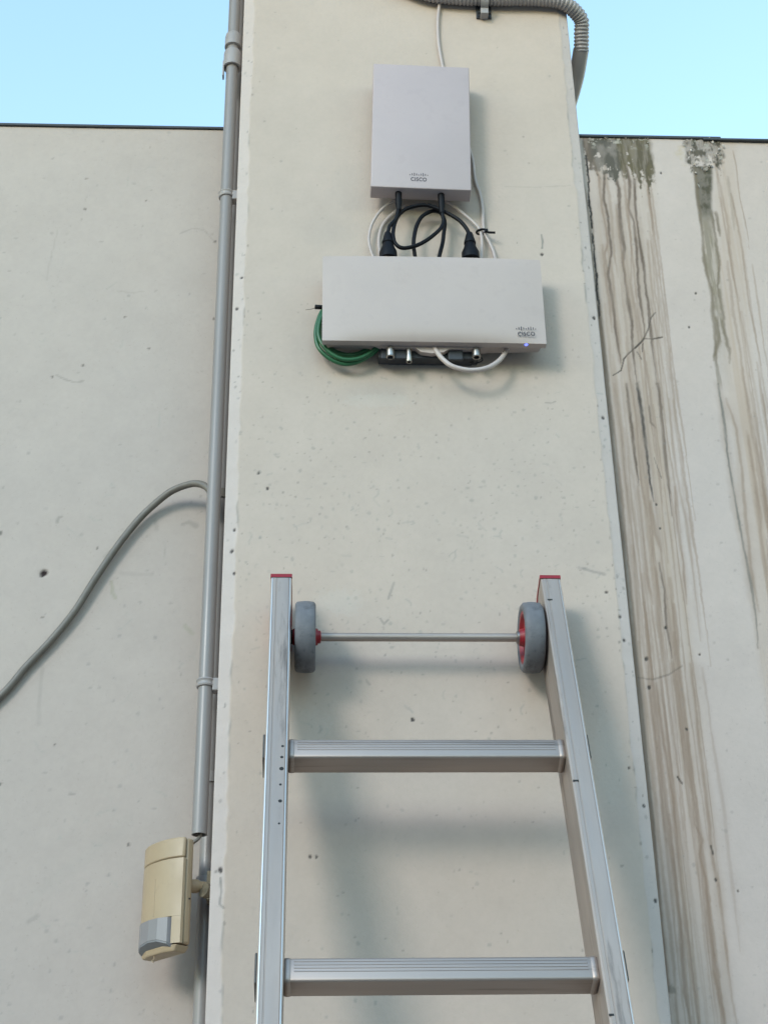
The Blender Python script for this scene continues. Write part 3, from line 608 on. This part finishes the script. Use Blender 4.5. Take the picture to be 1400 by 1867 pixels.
# ------------------------------------------------------------------ ladder
Y_AX = -0.049
AX = P(760, 1162, Y_AX)
LEAN = R(19.71); lz = Vector((0, math.sin(LEAN), math.cos(LEAN))); ly = Vector((0, math.cos(LEAN), -math.sin(LEAN)))
AXD = 0.036                                     # axle lies this far behind the front of the rails
front = Vector(AX) - ly*AXD; O = front - lz*(front.z/lz.z)
def LP(px, py, yl=0.0):
    "place measured on the photograph -> (x, along the rail) on a plane parallel to the front of the ladder"
    d = Vector(ray(px, py)); c = Vector(CAM); q = O + ly*yl
    t = (q-c).dot(ly)/d.dot(ly); p = c+d*t
    return p.x, (p-O).dot(lz)
def build_ladder():
    root = empty('ladder', (0, O.y, 0), 'aluminium ladder leaning on the pillar, wheels and red caps at its top', 'ladder')
    root.rotation_euler = (-LEAN, 0, 0)
    xl0 = (LP(496, 1060)[0]+LP(464, 1860)[0])/2; xl1 = (LP(533, 1060)[0]+LP(512.5, 1860)[0])/2
    xr0 = (LP(986, 1060)[0]+LP(1109.5, 1860)[0])/2; xr1 = (LP(1023, 1060)[0]+LP(1154, 1860)[0])/2
    zt = LP(515, 1052)[1]; DP = 0.070
    print('ladder', xl0, xl1, xr0, xr1, zt, LP(496, 1060)[0], LP(464, 1860)[0], LP(1023, 1060)[0], LP(1154, 1860)[0], 'O', O)
    def curve(off=0.0, n=12):
        cy, cz, ry, rz = 0.022, zt-0.060, DP-0.022, 0.060
        return [(-off*0, zt+off)] + [(cy+math.sin(t)*(ry+off), cz+math.cos(t)*(rz+off)) for t in np.linspace(0, math.pi/2, n)]
    for x0, x1, sgn in ((xl0, xl1, 1), (xr0, xr1, -1)):
        prof = [(0, 0.0)] + curve() + [(DP, 0.0)]
        b = bmesh.new()
        va = [b.verts.new((x0, p[0], p[1])) for p in prof]; vb = [b.verts.new((x1, p[0], p[1])) for p in prof]
        n = len(prof); b.faces.new(va); b.faces.new(vb[::-1])
        for k in range(n): b.faces.new((va[k], vb[k], vb[(k+1) % n], va[(k+1) % n]))
        es = [e for e in b.edges if abs(e.verts[0].co.x-e.verts[1].co.x) < 1e-6 and abs(e.verts[0].co.y) < 1e-6 and abs(e.verts[1].co.y) < 1e-6]
        bmesh.ops.bevel(b, geom=es, offset=0.0022, segments=3, profile=0.5, affect='EDGES')
        # raised band on the front of the rail leaves the narrow groove line
        box_bm(x0+0.0078, x1-0.0030, -0.0007, 0.004, 0.01, zt-0.0015, 0.0005, 1, b)
        box_bm(x0+0.0028, x0+0.0070, -0.0007, 0.004, 0.01, zt-0.0015, 0.0005, 1, b)
        rail = shade_auto(put('rail', b, M['alu'], root), 30)
        for xe, sg in (((x0, -1), (x1, 1)) if sgn > 0 else ((x1, 1),)):
            q = [(xe+sg*.0004, .0030), (xe+sg*.0004, .0016), (xe-sg*.0010, -.0003), (xe-sg*.0022, -.0008), (xe-sg*.0022, .0012), (xe-sg*.0010, .0030)]
            b = bmesh.new(); va = [b.verts.new((p[0], p[1], .05)) for p in q]; vb = [b.verts.new((p[0], p[1], zt-.002)) for p in q]
            b.faces.new(va); b.faces.new(vb[::-1])
            for k in range(6): b.faces.new((va[k], vb[k], vb[(k+1) % 6], va[(k+1) % 6]))
            put('glint_strip', b, M['edge_glint'], root)  # thin strip added as the highlight line along the rail edge
        # cap
        b = bmesh.new(); inn = curve(0.0006); out = [(p[0], p[1]) for p in curve(0.0048)][:2] + curve(0.0078)[3:]
        out[0] = (-0.0012, zt+0.0048); inn = [(-0.0012, zt-0.0012), (0.0, zt+0.0006)] + inn[1:]
        prof = out + inn[::-1]
        va = [b.verts.new((x0-0.0008, p[0], p[1])) for p in prof]; vb = [b.verts.new((x1+0.0008, p[0], p[1])) for p in prof]; n = len(prof)
        b.faces.new(va); b.faces.new(vb[::-1])
        for k in range(n): b.faces.new((va[k], vb[k], vb[(k+1) % n], va[(k+1) % n]))
        put('end_cap', b, M['red'], root)
        put('foot', box_bm(x0-.004, x1+.004, -.004, DP+.004, -0.004, 0.05, .003), M['black'], root)
    # rungs
    yf = 0.010
    z1a, z1b = LP(780, 1347, yf)[1], LP(780, 1379, yf)[1]; z2a = LP(800, 1744, yf)[1]; z2b = LP(800, 1788.5, yf)[1]
    hgt = ((z1a-z1b)+(z2a-z2b))/2; step = z1a-z2a
    print('rung height', z1a-z1b, z2a-z2b, 'step', step)
    z = z1a; dep = 0.0305
    while z > 0.15:
        xa, xb = xl1-0.001, xr0+0.001
        b = box_bm(xa, xb, yf, yf+dep, z-hgt, z, 0.0028, 3)
        for xc, s in ((xa, 1), (xb, -1)):       # swaged ends
            box_bm(min(xc, xc+s*0.0105), max(xc, xc+s*0.0105), yf-0.0011, yf+dep+0.001, z-hgt-0.0011, z+0.0011, 0.0045, 3, b)
        for q in (.16, .30, .44, .58):
            box_bm(xa+.012, xb-.012, yf-.0005, yf+.002, z-hgt*q-.0009, z-hgt*q+.0009, .0003, 1, b)
        rg = shade_auto(put('rung', b, M['alux'], root), 40)
        for xc, s in ((xl0, -1), (xr1, 1)):     # rung ends rolled over outside the rails
            put('rung_end', box_bm(min(xc+s*.0003, xc+s*.0032), max(xc+s*.0003, xc+s*.0032), yf-0.004, yf+dep+0.004, z-hgt-0.004, z+0.004, 0.0013, 2), M['alud'], rg)
        for xc, s in ((xl1, 1), (xr0, -1)):
            pass
        z -= step
    # wheels and axle
    za = (Vector(AX)-O).dot(lz); ya = AXD
    wl0, wl1 = P(538, 1162, Y_AX).x, P(575.5, 1162, Y_AX).x; wr0, wr1 = P(941, 1162, Y_AX).x, P(986, 1162, Y_AX).x
    wr0 += 0.0065; rw = 0.0467
    put('axle', lathe_bm([(0, .0056), (wr1-wl0, .0056)], (wl0, ya, za), (1, 0, 0), 20), M['alux'], root, False)
    for x0, x1, inner in ((wl0, wl1, 1), (wr0, wr1, -1)):
        W = x1-x0; xc = (x0+x1)/2
        wh = empty('wheel', (xc, ya, za)); wh.parent = root
        h = W/2
        bm = lathe_bm([(-h+.002, .0345), (-h, .0365), (-h, .0425), (-h+.0025, .0455), (-h+.008, rw-.0004), (0, rw), (h-.008, rw-.0004), (h-.0025, .0455), (h, .0425), (h, .0365), (h-.002, .0345)], (0, 0, 0), (1, 0, 0), 48, caps=False)
        shade_auto(put('tyre', bm, M['tyre'], wh), 50)
        bm = lathe_bm([(-h+.0015, .0346), (-h+.0015, .031), (-h+.006, .028), (-h+.006, .013), (-h-.003, .0105), (-h-.003, .0058), (h+.003, .0058), (h+.003, .0105), (h-.006, .013), (h-.006, .028), (h-.0015, .031), (h-.0015, .0346)], (0, 0, 0), (1, 0, 0), 40, caps=False)
        shade_auto(put('rim', bm, M['red'], wh), 40)
        hb = lathe_bm([(0, .0056), (0, .0085), (.004, .0085), (.005, .0065), (.005, .0056)], (inner*(h+.002), 0, 0), (inner, 0, 0), 20, caps=False)
        shade_auto(put('hub_washer', hb, M['nickel'] if inner < 0 else M['red'], wh))
        gap0, gap1 = (xl1, x0) if inner > 0 else (x1, xr0)
        put('spacer', lathe_bm([(0, .0095), (gap1-gap0, .0095)], (gap0-xc, 0, 0), (1, 0, 0), 20), M['black'], wh)
    # dark rivets and dents on the front of the left rail
    for px, py, r_ in ((515.5, 1361, 2.6), (514, 1381, 2.8), (513.5, 1402, 4), (511.5, 1431, 2.4), (511, 1461, 3.4), (509, 1502, 2)):
        x, zz = LP(px, py)
        put('rivet_hole', lathe_bm([(0, r_*.00068), (.0003, r_*.0006)], (x, -0.0007, zz), (0, -1, 0), 10), M['dark'], root)
    for px, py, wd in ((1002, 1094, 5), (1049, 1424, 5), (1114, 1851, 4)):
        x, zz = LP(px, py)
        put('dent', box_bm(x-wd*.00065, x+wd*.00065, -0.0010, -0.0004, zz-.0012, zz+.0012), M['dark'], root)
    return root
ladder = build_ladder()

# ------------------------------------------------------------------ printed logo (bars above letters)
def logo(parent, c, width, rot=0.0, yoff=-0.0004):
    cu = bpy.data.curves.new('logo_text', 'FONT'); cu.body = 'CISCO'; cu.align_x = 'CENTER'; cu.size = 1.0; cu.offset = 0.015; cu.extrude = 0.0; cu.space_character = 1.12
    to = bpy.data.objects.new('tmp_text', cu); COL.objects.link(to)
    bpy.context.view_layer.update()
    dg = bpy.context.evaluated_depsgraph_get(); me = bpy.data.meshes.new_from_object(to.evaluated_get(dg)); bpy.data.objects.remove(to)
    n = len(me.vertices); co = np.zeros(n*3); me.vertices.foreach_get('co', co); co = co.reshape(-1, 3)
    w0, w1 = co[:, 0].min(), co[:, 0].max(); k = width*0.86/(w1-w0); h0 = co[:, 1].min()
    new = np.stack([(co[:, 0]-(w0+w1)/2)*k, np.zeros(n), (co[:, 1]-h0)*k*1.30], -1); hh = new[:, 2].max()
    me.vertices.foreach_set('co', new.ravel()); me.update()
    t = put('logo_text', me, M['ink'], parent); t.location = c; t.rotation_euler = (0, rot, 0)
    hs = (0.35, 0.62, 1.0, 0.62, 0.35, 0.62, 1.0, 0.62, 0.35); bm = bmesh.new(); H = width*0.225; bw = width*0.019
    for i, h in enumerate(hs):
        x = (i-4)/8*(width-2*bw); z0 = hh*1.35 + (0 if h < 1 else -H*0.10); zc = hh*1.35 + H*(0.18 if h < .9 else 0)
        z0 = zc; z1 = zc + H*h
        vs_ = [bm.verts.new((x+a, 0, z)) for a, z in ((-bw, z0), (bw, z0), (bw, z1), (-bw, z1))]; bm.faces.new(vs_)
    b = put('logo_bars', bm, M['ink'], parent); b.location = c; b.rotation_euler = (0, rot, 0)

# ------------------------------------------------------------------ upper antenna panel
YA = -0.047
def build_antenna():
    c = P(768, 235, YA); rot = R(1.7)
    s = (P(858.5, 235, YA).x-P(680, 235, YA).x)/2
    zt, zb = P(768, 119, YA).z, P(768, 343.5, YA).z
    root = empty('wireless_antenna', (c.x, 0, (zt+zb)/2), 'upright white rectangular antenna panel high on the pillar, two black plugs below', 'antenna')
    root.rotation_euler = (0, rot, 0)
    h = (zt-zb)/2; th = 0.0275
    cov = shade_auto(put('cover', box_bm(-s, s, YA, YA+th, -h, h, 0.0016, 3), M['plastic'], root), 30)
    put('back_plate', box_bm(-s+.012, s-.012, YA+th, YA+th+0.006, -h+.012, h-.012, .001), M['plastic2'], root)
    put('mount_bracket', box_bm(-s*.5, s*.5, YA+th+0.006, -0.001, -h*.5, h*.6, .001), M['bracket'], root)
    lx = P(769.5, 328, YA); logo(root, Vector((lx.x-c.x-0.002, YA-0.0004, lx.z-(zt+zb)/2-0.003)), 0.0285)
    return root, c.x, zb
ant, AXC, AZB = build_antenna()

# ------------------------------------------------------------------ access point box
YB = -0.052
def build_ap():
    c = P(790, 545, YB); x0 = (P(588, 465, YB).x+P(588, 615, YB).x)/2; x1 = (P(986, 466, YB).x+P(996.5, 622, YB).x)/2
    zt, zb = P(790, 465, YB).z, P(790, 618, YB).z
    print('ap', x0, x1, zt, zb)
    xc = (x0+x1)/2; zc = (zt+zb)/2; s = (x1-x0)/2; h = (zt-zb)/2
    root = empty('access_point', (xc, 0, zc), 'wide white wireless access point box with a lit blue lamp and cables below', 'access point')
    rot = R(0.25); root.rotation_euler = (0, rot, 0)
    # cover: gently domed front, thin straight rim
    nx, nz = 60, 30; b = bmesh.new(); g_ = []
    def dome(u, v):
        return YB + 0.0085*(1-(1-abs(u)**2.6)*(1-max(0, -v)**7*0.95)*(1-max(0, v)**7*0.6))*0.9
    for i in range(nx+1):
        u = -1+2*i/nx; row = []
        for k in range(nz+1):
            v = -1+2*k/nz; v = math.copysign(abs(v)**0.7, v)
            row.append(b.verts.new((u*s, dome(u, v), v*h)))
        g_.append(row)
    for i in range(nx):
        for k in range(nz): b.faces.new((g_[i][k], g_[i+1][k], g_[i+1][k+1], g_[i][k+1]))
    yr = YB+0.019
    loop = [g_[i][0] for i in range(nx+1)] + [g_[nx][k] for k in range(1, nz+1)] + [g_[i][nz] for i in range(nx-1, -1, -1)] + [g_[0][k] for k in range(nz-1, 0, -1)]
    back = [b.verts.new((v.co.x*0.998, yr, v.co.z*0.995)) for v in loop]; n = len(loop)
    for k in range(n): b.faces.new((loop[k], loop[(k+1) % n], back[(k+1) % n], back[k]))
    b.faces.new(back)
    shade_auto(put('cover', b, M['plastic2'], root), 32)
    # rear tray with a swelling in the middle for the cable inlet
    prof = [(-s*.97, h*.94), (s*.97, h*.94), (s*.97, -h*.93), (s*.50, -h*.97), (s*.36, -h*1.03), (s*.14, -h*1.04), (s*.08, -h*1.12), (-s*.02, -h*1.15), (-s*.12, -h*1.12), (-s*.17, -h*1.03), (-s*.42, -h*1.03), (-s*.55, -h*.96), (-s*.97, -h*.93)]
    b = bmesh.new(); ya, yb = yr+0.0004, -0.012
    va = [b.verts.new((p[0], ya, p[1])) for p in prof]; vb = [b.verts.new((p[0]*.985, yb, p[1]*.97)) for p in prof]; n = len(prof)
    b.faces.new(va); b.faces.new(vb[::-1])
    for k in range(n): b.faces.new((va[k], vb[k], vb[(k+1) % n], va[(k+1) % n]))
    put('tray', b, M['plastic2'], root)
    put('mount_plate', box_bm(-s*.5, s*.45, -0.012, -0.0008, -h*.8, h*.8, .001), M['bracket'], root)
    # sockets under the tray
    L = lambda px, py, y: (P(px, py, y).x-xc, P(px, py, y).z-zc)
    for px, py, r_, ln in ((712, 642, .0066, .020), (868.5, 642, .0066, .019), (746, 650, .0044, .021)):
        y = YB+0.024; x, z = L(px, py, y)
        bm = lathe_bm([(-.022, r_*1.25), (-.003, r_*1.25), (-.003, r_*.93), (0, r_*.93), (ln*.5, r_*.93), (ln*.5, r_), (ln, r_), (ln+.0006, r_*.93), (ln+.0006, r_*.66), (ln-.006, r_*.62)], (x, y, z+ln*0.55), (0, 0, -1), 24, caps=False)
        o = shade_auto(put('socket', bm, M['nickel'], root))
        put('socket_inside', lathe_bm([(ln-.0062, r_*.64), (ln-.006, r_*.001)], (x, y, z+ln*0.55), (0, 0, -1), 18), M['dark'], o)
    y = YB+0.026; x, z = L(791, 632, y)
    gl = shade_auto(put('cable_gland', lathe_bm([(-.014, .0125), (.001, .0125), (.003, .0115), (.003, .0085)], (x, y, z), (0, -.25, -1), 24, caps=False), M['plastic2'], root))
    put('gland_inside', lathe_bm([(-.002, .0086), (.0005, .0086)], (x, y, z), (0, -.25, -1), 20), M['dark'], gl)
    # lamp on the lower rim
    x, z = L(959.5, 628.5, YB+.010)
    put('lamp', lathe_bm([(0, .0028), (.0012, .0022)], (x, YB+.0105, -h*0.995+.0002), (0, -.3, -1), 14), M['led'], root)
    lx = P(960, 606, YB); logo(root, Vector((lx.x-xc, YB+0.0031, lx.z-zc-0.0035)), 0.0290)
    return root, xc, zc, s, h
ap, APX, APZ, APS, APH = build_ap()

# dark rail of the mount that shows below the box
def build_mount():
    y = -0.016; a = P(690, 652, y); b = P(880, 652, y); zc = P(780, 651, y).z
    root = empty('mounting_bracket', (a.x, 0, zc), 'dark metal mounting rail showing under the wide white box', 'bracket')
    L = b.x-a.x
    put('rail', box_bm(0, L*.95, -.022, -.004, -.006, .010, .0012), M['bracket'], root)
    put('hook', box_bm(L*.02, L*.27, -.026, -.0225, -.010, .008, .0012), M['bracket'], root)
    put('hook', box_bm(L*.66, L*.80, -.028, -.0225, -.012, .012, .0012), M['bracket'], root)
    put('wall_plate', box_bm(L*.1, L*.9, -.0038, -.0005, -.004, .03, .0006), M['bracket'], root)
    w_ = catmull([Vector((L*.86, -.012, -.004)), Vector((L*.92, -.016, -.010)), Vector((L*.99, -.018, -.007)), Vector((L*.98, -.015, .001)), Vector((L*.93, -.012, -.002)), Vector((L*.88, -.014, -.012))], 8)
    put('tie_wire', tube_bm(w_, .0007, 6), M['black'], root, True)
build_mount()

# ------------------------------------------------------------------ cables between the two boxes
K = lambda pts: [P(660+x/5.385, 350+y/5.385, yy) for x, y, yy in pts]
def plug(root, top, dirv, r_, ln, name='connector'):
    shade_auto(put(name, lathe_bm([(-.006, r_), (ln*.55, r_), (ln*.60, r_*.93), (ln, r_*.75), (ln+.001, r_*.5)], Vector(top)-root.location, dirv, 18), M['black'], root))
def boot(root, p, ln):
    shade_auto(put('plug', lathe_bm([(0, .0045), (.004, .0058), (ln*.30, .0076), (ln*.44, .0092), (ln*.50, .0092), (ln*.53, .0080), (ln*.70, .0098), (ln*.94, .0136), (ln*1.25, .0140)], Vector(p)-root.location, (0, 0, -1), 14), M['black'], root))
YC = -0.034
def black_cables():
    t1 = K([(358, 60, YC)])[0]; root = empty('antenna_cable', t1, 'short black antenna cable hanging straight from one plug to the next', 'cable')
    cable('cord', K([(355, 130, YC), (352, 185, YC), (330, 270, YC), (272, 335, YC-.002), (255, 400, YC-.002), (252, 430, YC-.002)]), .0031, M['black'], root)
    plug(root, t1+Vector((0, 0, 0.006)), (0, 0, -1), .0052, .030); boot(root, K([(252, 400, YC-.002)])[0], .0410)
    t2 = K([(778, 85, YC)])[0]; root = empty('antenna_cable', t2, 'black antenna cable looped round on itself before reaching its plug', 'cable')
    cable('cord', K([(778, 150, YC), (790, 235, YC), (798, 300, YC), (760, 370, YC-.003), (640, 470, YC-.005), (520, 530, YC-.006), (400, 550, YC-.006), (330, 510, YC-.005), (305, 430, YC-.003), (318, 320, YC+.001), (365, 220, YC+.006), (450, 160, YC+.007), (600, 128, YC+.007), (720, 155, YC+.007), (850, 215, YC+.004), (960, 285, YC), (1030, 370, YC-.002), (1048, 430, YC-.002)]), .0031, M['black'], root)
    plug(root, t2+Vector((0, 0, 0.006)), (0, 0, -1), .0052, .031); boot(root, K([(1052, 405, YC-.002)])[0], .0410)
    cable('power_cable', K([(525, 660, -.020), (515, 600, -.022), (505, 500, -.026), (530, 350, -.022), (590, 240, -.020), (690, 188, -.018), (770, 205, -.018), (810, 290, -.018), (802, 400, -.018), (790, 500, -.018), (765, 600, -.018), (750, 660, -.018)]), .0031, M['black'], None, 'black cable arching up from behind the wide white box and down again')
black_cables()
cable('network_cable', K([(540, 15, -.012), (430, 30, -.013), (330, 75, -.014), (200, 165, -.013), (105, 300, -.012), (68, 430, -.012), (72, 520, -.012), (98, 610, -.012), (130, 680, -.012)]) , .0023, M['cable_white'], None, 'white cable curving out from under the antenna panel toward the pillar corner')
cable('network_cable', K([(620, 40, -.010), (760, 75, -.011), (850, 105, -.012), (950, 180, -.012), (1080, 290, -.012), (1150, 370, -.012), (1172, 460, -.012), (1172, 600, -.012), (1165, 690, -.012)]), .0026, M['cable_white'], None, 'white cable curving from the antenna panel down through the black tie')
wc = [P(790, -14, -.008), P(801, -2, -.006), P(798, 35, -.0045), P(799, 75, -.004), P(806, 118, -.0045), P(822, 180, -.006), P(846, 245, -.007), P(861, 290, -.006)] + K([(1110, -120, -.006), (1160, 30, -.005), (1182, 170, -.005), (1186, 320, -.008), (1200, 400, -.009), (1255, 510, -.008), (1290, 600, -.008), (1310, 690, -.009)])
cable('network_cable', wc, .0028, M['cable_white'], None, 'long white cable from the corrugated hose passing behind both white boxes')
cable('network_cable', K([(420, 130, -.005), (300, 215, -.005), (205, 320, -.004), (165, 450, -.004), (170, 590, -.004), (190, 680, -.004)]), .0027, M['cable_white'], None, 'white cable lying flat on the pillar behind the plug of the short black cable')

def tie():
    c = K([(1170, 395, -.010)])[0]
    root = empty('cable_tie', c, 'black cable tie holding two white cables beside the wide box', 'cable tie')
    pts = [Vector((.0076*math.cos(t), .0050*math.sin(t)-.001, .0014*math.cos(t*1.0+0.6))) for t in np.linspace(0, 2*math.pi, 26)]
    b = tube_bm(pts, .0017, 8)
    put('band', b, M['black'], root, True)
    put('tail', tube_bm(catmull([Vector((.006, -.004, -.001)), Vector((.011, -.006, -.005)), Vector((.0205, -.007, -.0062))], 5), .0018, 8), M['black'], root, True)
    put('head', box_bm(.0045, .0095, -.008, -.003, -.004, .001, .0006), M['black'], root)
tie()

# loop of white cable below the box
cable('network_cable', [P(786, 616, -.030), P(790, 630, -.031), P(797, 643, -.033), P(808, 656, -.036), P(826, 668.5, -.038), P(857, 675, -.038), P(887, 671, -.036), P(909, 658, -.030), P(922, 640, -.024), P(930, 618, -.020), P(934, 600, -.018)], .0036, M['cable_white'], None, 'white cable hanging in a loop from the inlet of the wide box', n=14)

# green earth wires
G = lambda pts: [P(560+x/6.364, 540+y/6.364, yy) for x, y, yy in pts]
cable('earth_wire', G([(300, 100, -.016), (220, 130, -.018), (160, 200, -.020), (112, 340, -.020), (100, 450, -.020), (118, 560, -.020), (165, 640, -.020), (245, 712, -.019), (345, 765, -.018), (450, 786, -.018), (570, 770, -.018), (690, 710, -.018), (790, 640, -.020), (860, 560, -.022)]), .0032, M['green'], None, 'outermost green earth wire looping out from behind the wide white box')
cable('earth_wire', G([(320, 140, -.020), (220, 170, -.023), (165, 250, -.026), (132, 380, -.026), (140, 480, -.026), (185, 570, -.026), (270, 660, -.025), (370, 718, -.024), (470, 738, -.024), (590, 725, -.023), (710, 670, -.022), (800, 600, -.022), (840, 550, -.022)]), .0032, M['green'], None, 'middle green earth wire of the loop under the wide white box')
cable('earth_wire', G([(350, 180, -.014), (250, 230, -.014), (190, 350, -.014), (190, 470, -.014), (235, 570, -.014), (320, 640, -.014), (450, 683, -.014), (590, 670, -.014), (710, 610, -.015), (780, 550, -.016)]), .0036, M['green'], None, 'innermost green earth wire lying in the shade of the wide box')
def lug():
    c = G([(140, 128, -.022)])[0]
    root = empty('wire_lug', c, 'small black wire lug poking out beside the wide white box', 'lug')
    put('sleeve', lathe_bm([(-.006, .0032), (.010, .0036), (.0105, .002)], (.004, 0, 0), (-1, 0, .05), 12), M['black'], root, True)
    put('strand', tube_bm([Vector((-.005, 0, -.001)), Vector((-.012, .001, -.003)), Vector((-.020, .003, -.003))], .0006, 6), M['cable_grey'], root, True)
lug()

# ------------------------------------------------------------------ motion sensor
def build_sensor():
    y = 0.045; c = P(300, 1640, y)
    zt, zb = P(335, 1526, y-.03).z, P(335, 1719, y-.03).z
    root = empty('motion_sensor', (c.x, y, (zt+zb)/2), 'beige wall motion sensor with a grey lens, bracketed to the pillar side', 'sensor')
    root.rotation_euler = (0, 0, R(-48))
    h = (zt-zb)/2; s = 0.0405
    def sect(sc=1.0, bulge=0.0115, n=16, x0=-1, x1=1):
        return [(x*s*sc, -bulge*(1-abs(x)**2.4)-0.004) for x in np.linspace(x0, x1, n)]
    def prism(prof, z0, z1, taper=1.0, bev=0.0):
        b = bmesh.new(); va = [b.verts.new((p[0], p[1], z0)) for p in prof]; vb = [b.verts.new((p[0]*taper, p[1]*taper, z1)) for p in prof]; n = len(prof)
        b.faces.new(va); b.faces.new(vb[::-1])
        for k in range(n): b.faces.new((va[k], va[(k+1) % n], vb[(k+1) % n], vb[k]))
        return b
    def soften(o, wdt=.0018):
        m = o.modifiers.new('round', 'BEVEL'); m.width = wdt; m.segments = 2; m.limit_method = 'ANGLE'; m.angle_limit = R(38); return o
    back = lambda d: [(s, d), (-s, d)]
    zl = -h*0.50
    # front cover in three pieces: top panel, middle, and the cheeks beside the lens
    zj = h*0.60
    soften(shade_auto(put('top_panel', prism(sect()+[(s, 0.0), (-s, 0.0)], zj+.0007, h), M['beige'], root), 40))
    shade_auto(put('front_cover', prism(sect()+[(s, 0.0), (-s, 0.0)], zl, zj-.0003), M['beige'], root), 40)
    shade_auto(put('inner_body', prism([(p[0]*.97, p[1]*.9+.001) for p in sect()]+[(s*.97, 0.0), (-s*.97, 0.0)], -h*.99, h*.99), M['dirty'], root), 40)
    soften(shade_auto(put('back_shell', prism([(-s*1.0, .0012), (s*1.0, .0012), (s*.97, .012), (s*.80, .016), (-s*.80, .016), (-s*.97, .012)], -h, h*1.0), M['beige'], root), 40), .003)
    for x0, x1 in ((-1, -.82), (.74, 1)):
        q = sect(1, .0115, 4, x0, x1); put('cheek', prism(q+[(x1*s, 0.0), (x0*s, 0.0)], -h, zl-.0002), M['beige'], root)
    # faceted lens, standing a little proud
    lp = [(-.80*s, -.006), (-.76*s, -.0125), (-.50*s, -.0180), (-.05*s, -.0208), (.36*s, -.0195), (.66*s, -.0135), (.72*s, -.007), (.72*s, 0), (-.80*s, 0)]
    def oblique(prof, top, z0, rise, thick=None):
        b = bmesh.new(); va = [b.verts.new((p[0], p[1], z0-p[1]/.019*rise)) for p in prof]
        vb = [b.verts.new((p[0], p[1], top if thick is None else z0-p[1]/.019*rise+thick)) for p in prof]; n = len(prof)
        b.faces.new(va); b.faces.new(vb[::-1])
        for k in range(n): b.faces.new((va[k], va[(k+1) % n], vb[(k+1) % n], vb[k]))
        return b
    put('lens', oblique(lp, zl-.001, -h*1.10, .012), M['lens'], root)
    put('lens_base', oblique([(p[0]*.985, p[1]*.985) for p in lp], 0, -h*1.10-.0022, .012, .0021), M['lensb'], root)
    b = prism([(-s*.9, -.006), (-s*.4, -.0120), (s*.4, -.0120), (s*.9, -.006), (s*.9, .0145), (-s*.9, .0145)], -h*1.0005-.001, -h*1.0-.009, 0.86)
    soften(put('base_cap', b, M['beige'], root))
    put('rib', box_bm(-s*.02, s*.03, -.0160, -.0145, zl+.004, h*.28, .0004), M['beige'], root)
    put('screw', lathe_bm([(0, .0012), (.0006, .0010)], (s*1.0, .008, -h*.16), (1, 0, 0), 10), M['dark'], root)
    for k, (dx, dz) in enumerate(((.002, -.008), (-.004, -.006), (.006, -.007))):
        pass
    put('frayed_thread', tube_bm(catmull([Vector((-.004, -.008, -h-.009)), Vector((-.002, -.009, -h-.013)), Vector((-.005, -.010, -h-.015)), Vector((-.001, -.010, -h-.018))], 5), .0006, 6), M['beige'], root)
    bpy.context.view_layer.update()
    # bracket to the pillar side
    a = root.matrix_world @ Vector((0.020, .0155, h*.16)); e = Vector((-HW-.0006, a.y+.012, a.z+.001))
    inv = root.matrix_world.inverted()
    bk = shade_auto(put('bracket', tube_bm([inv @ p for p in catmull([a, a.lerp(e, .45)+Vector((0, 0, .001)), a.lerp(e, .8), e], 5)], [.0085]*6+[.0070]*5+[.0095]*5, 12), M['beige'], root))
    put('bracket_pivot', lathe_bm([(0, .0095), (.018, .0088), (.021, .005)], inv @ (a.lerp(e, .72)+Vector((0, -.012, -.006))), (0, 1, -.2), 14), M['dirty'], bk)
    put('bracket_plate', box_bm(-.003, .003, -.014, .014, -.018, .018, .001), M['dirty'], bk).matrix_local = inv @ Matrix.Translation(e+Vector((-.0032, 0, 0)))
    return root, h
sensor, SH = build_sensor()
st = sensor.matrix_world @ Vector((.012, .012, SH-.004))
cz = conduit.location
cable('sensor_cable', [Vector((cz.x+.001, cz.y, cz.z+.05)), Vector((cz.x+.002, cz.y-.001, cz.z+.004)), Vector((cz.x, cz.y-.004, cz.z-.008)).lerp(st, .25), st.lerp(Vector(cz), .15), st], .0023, M['cable_grey'], None, 'thin grey lead from the open conduit end into the motion sensor')
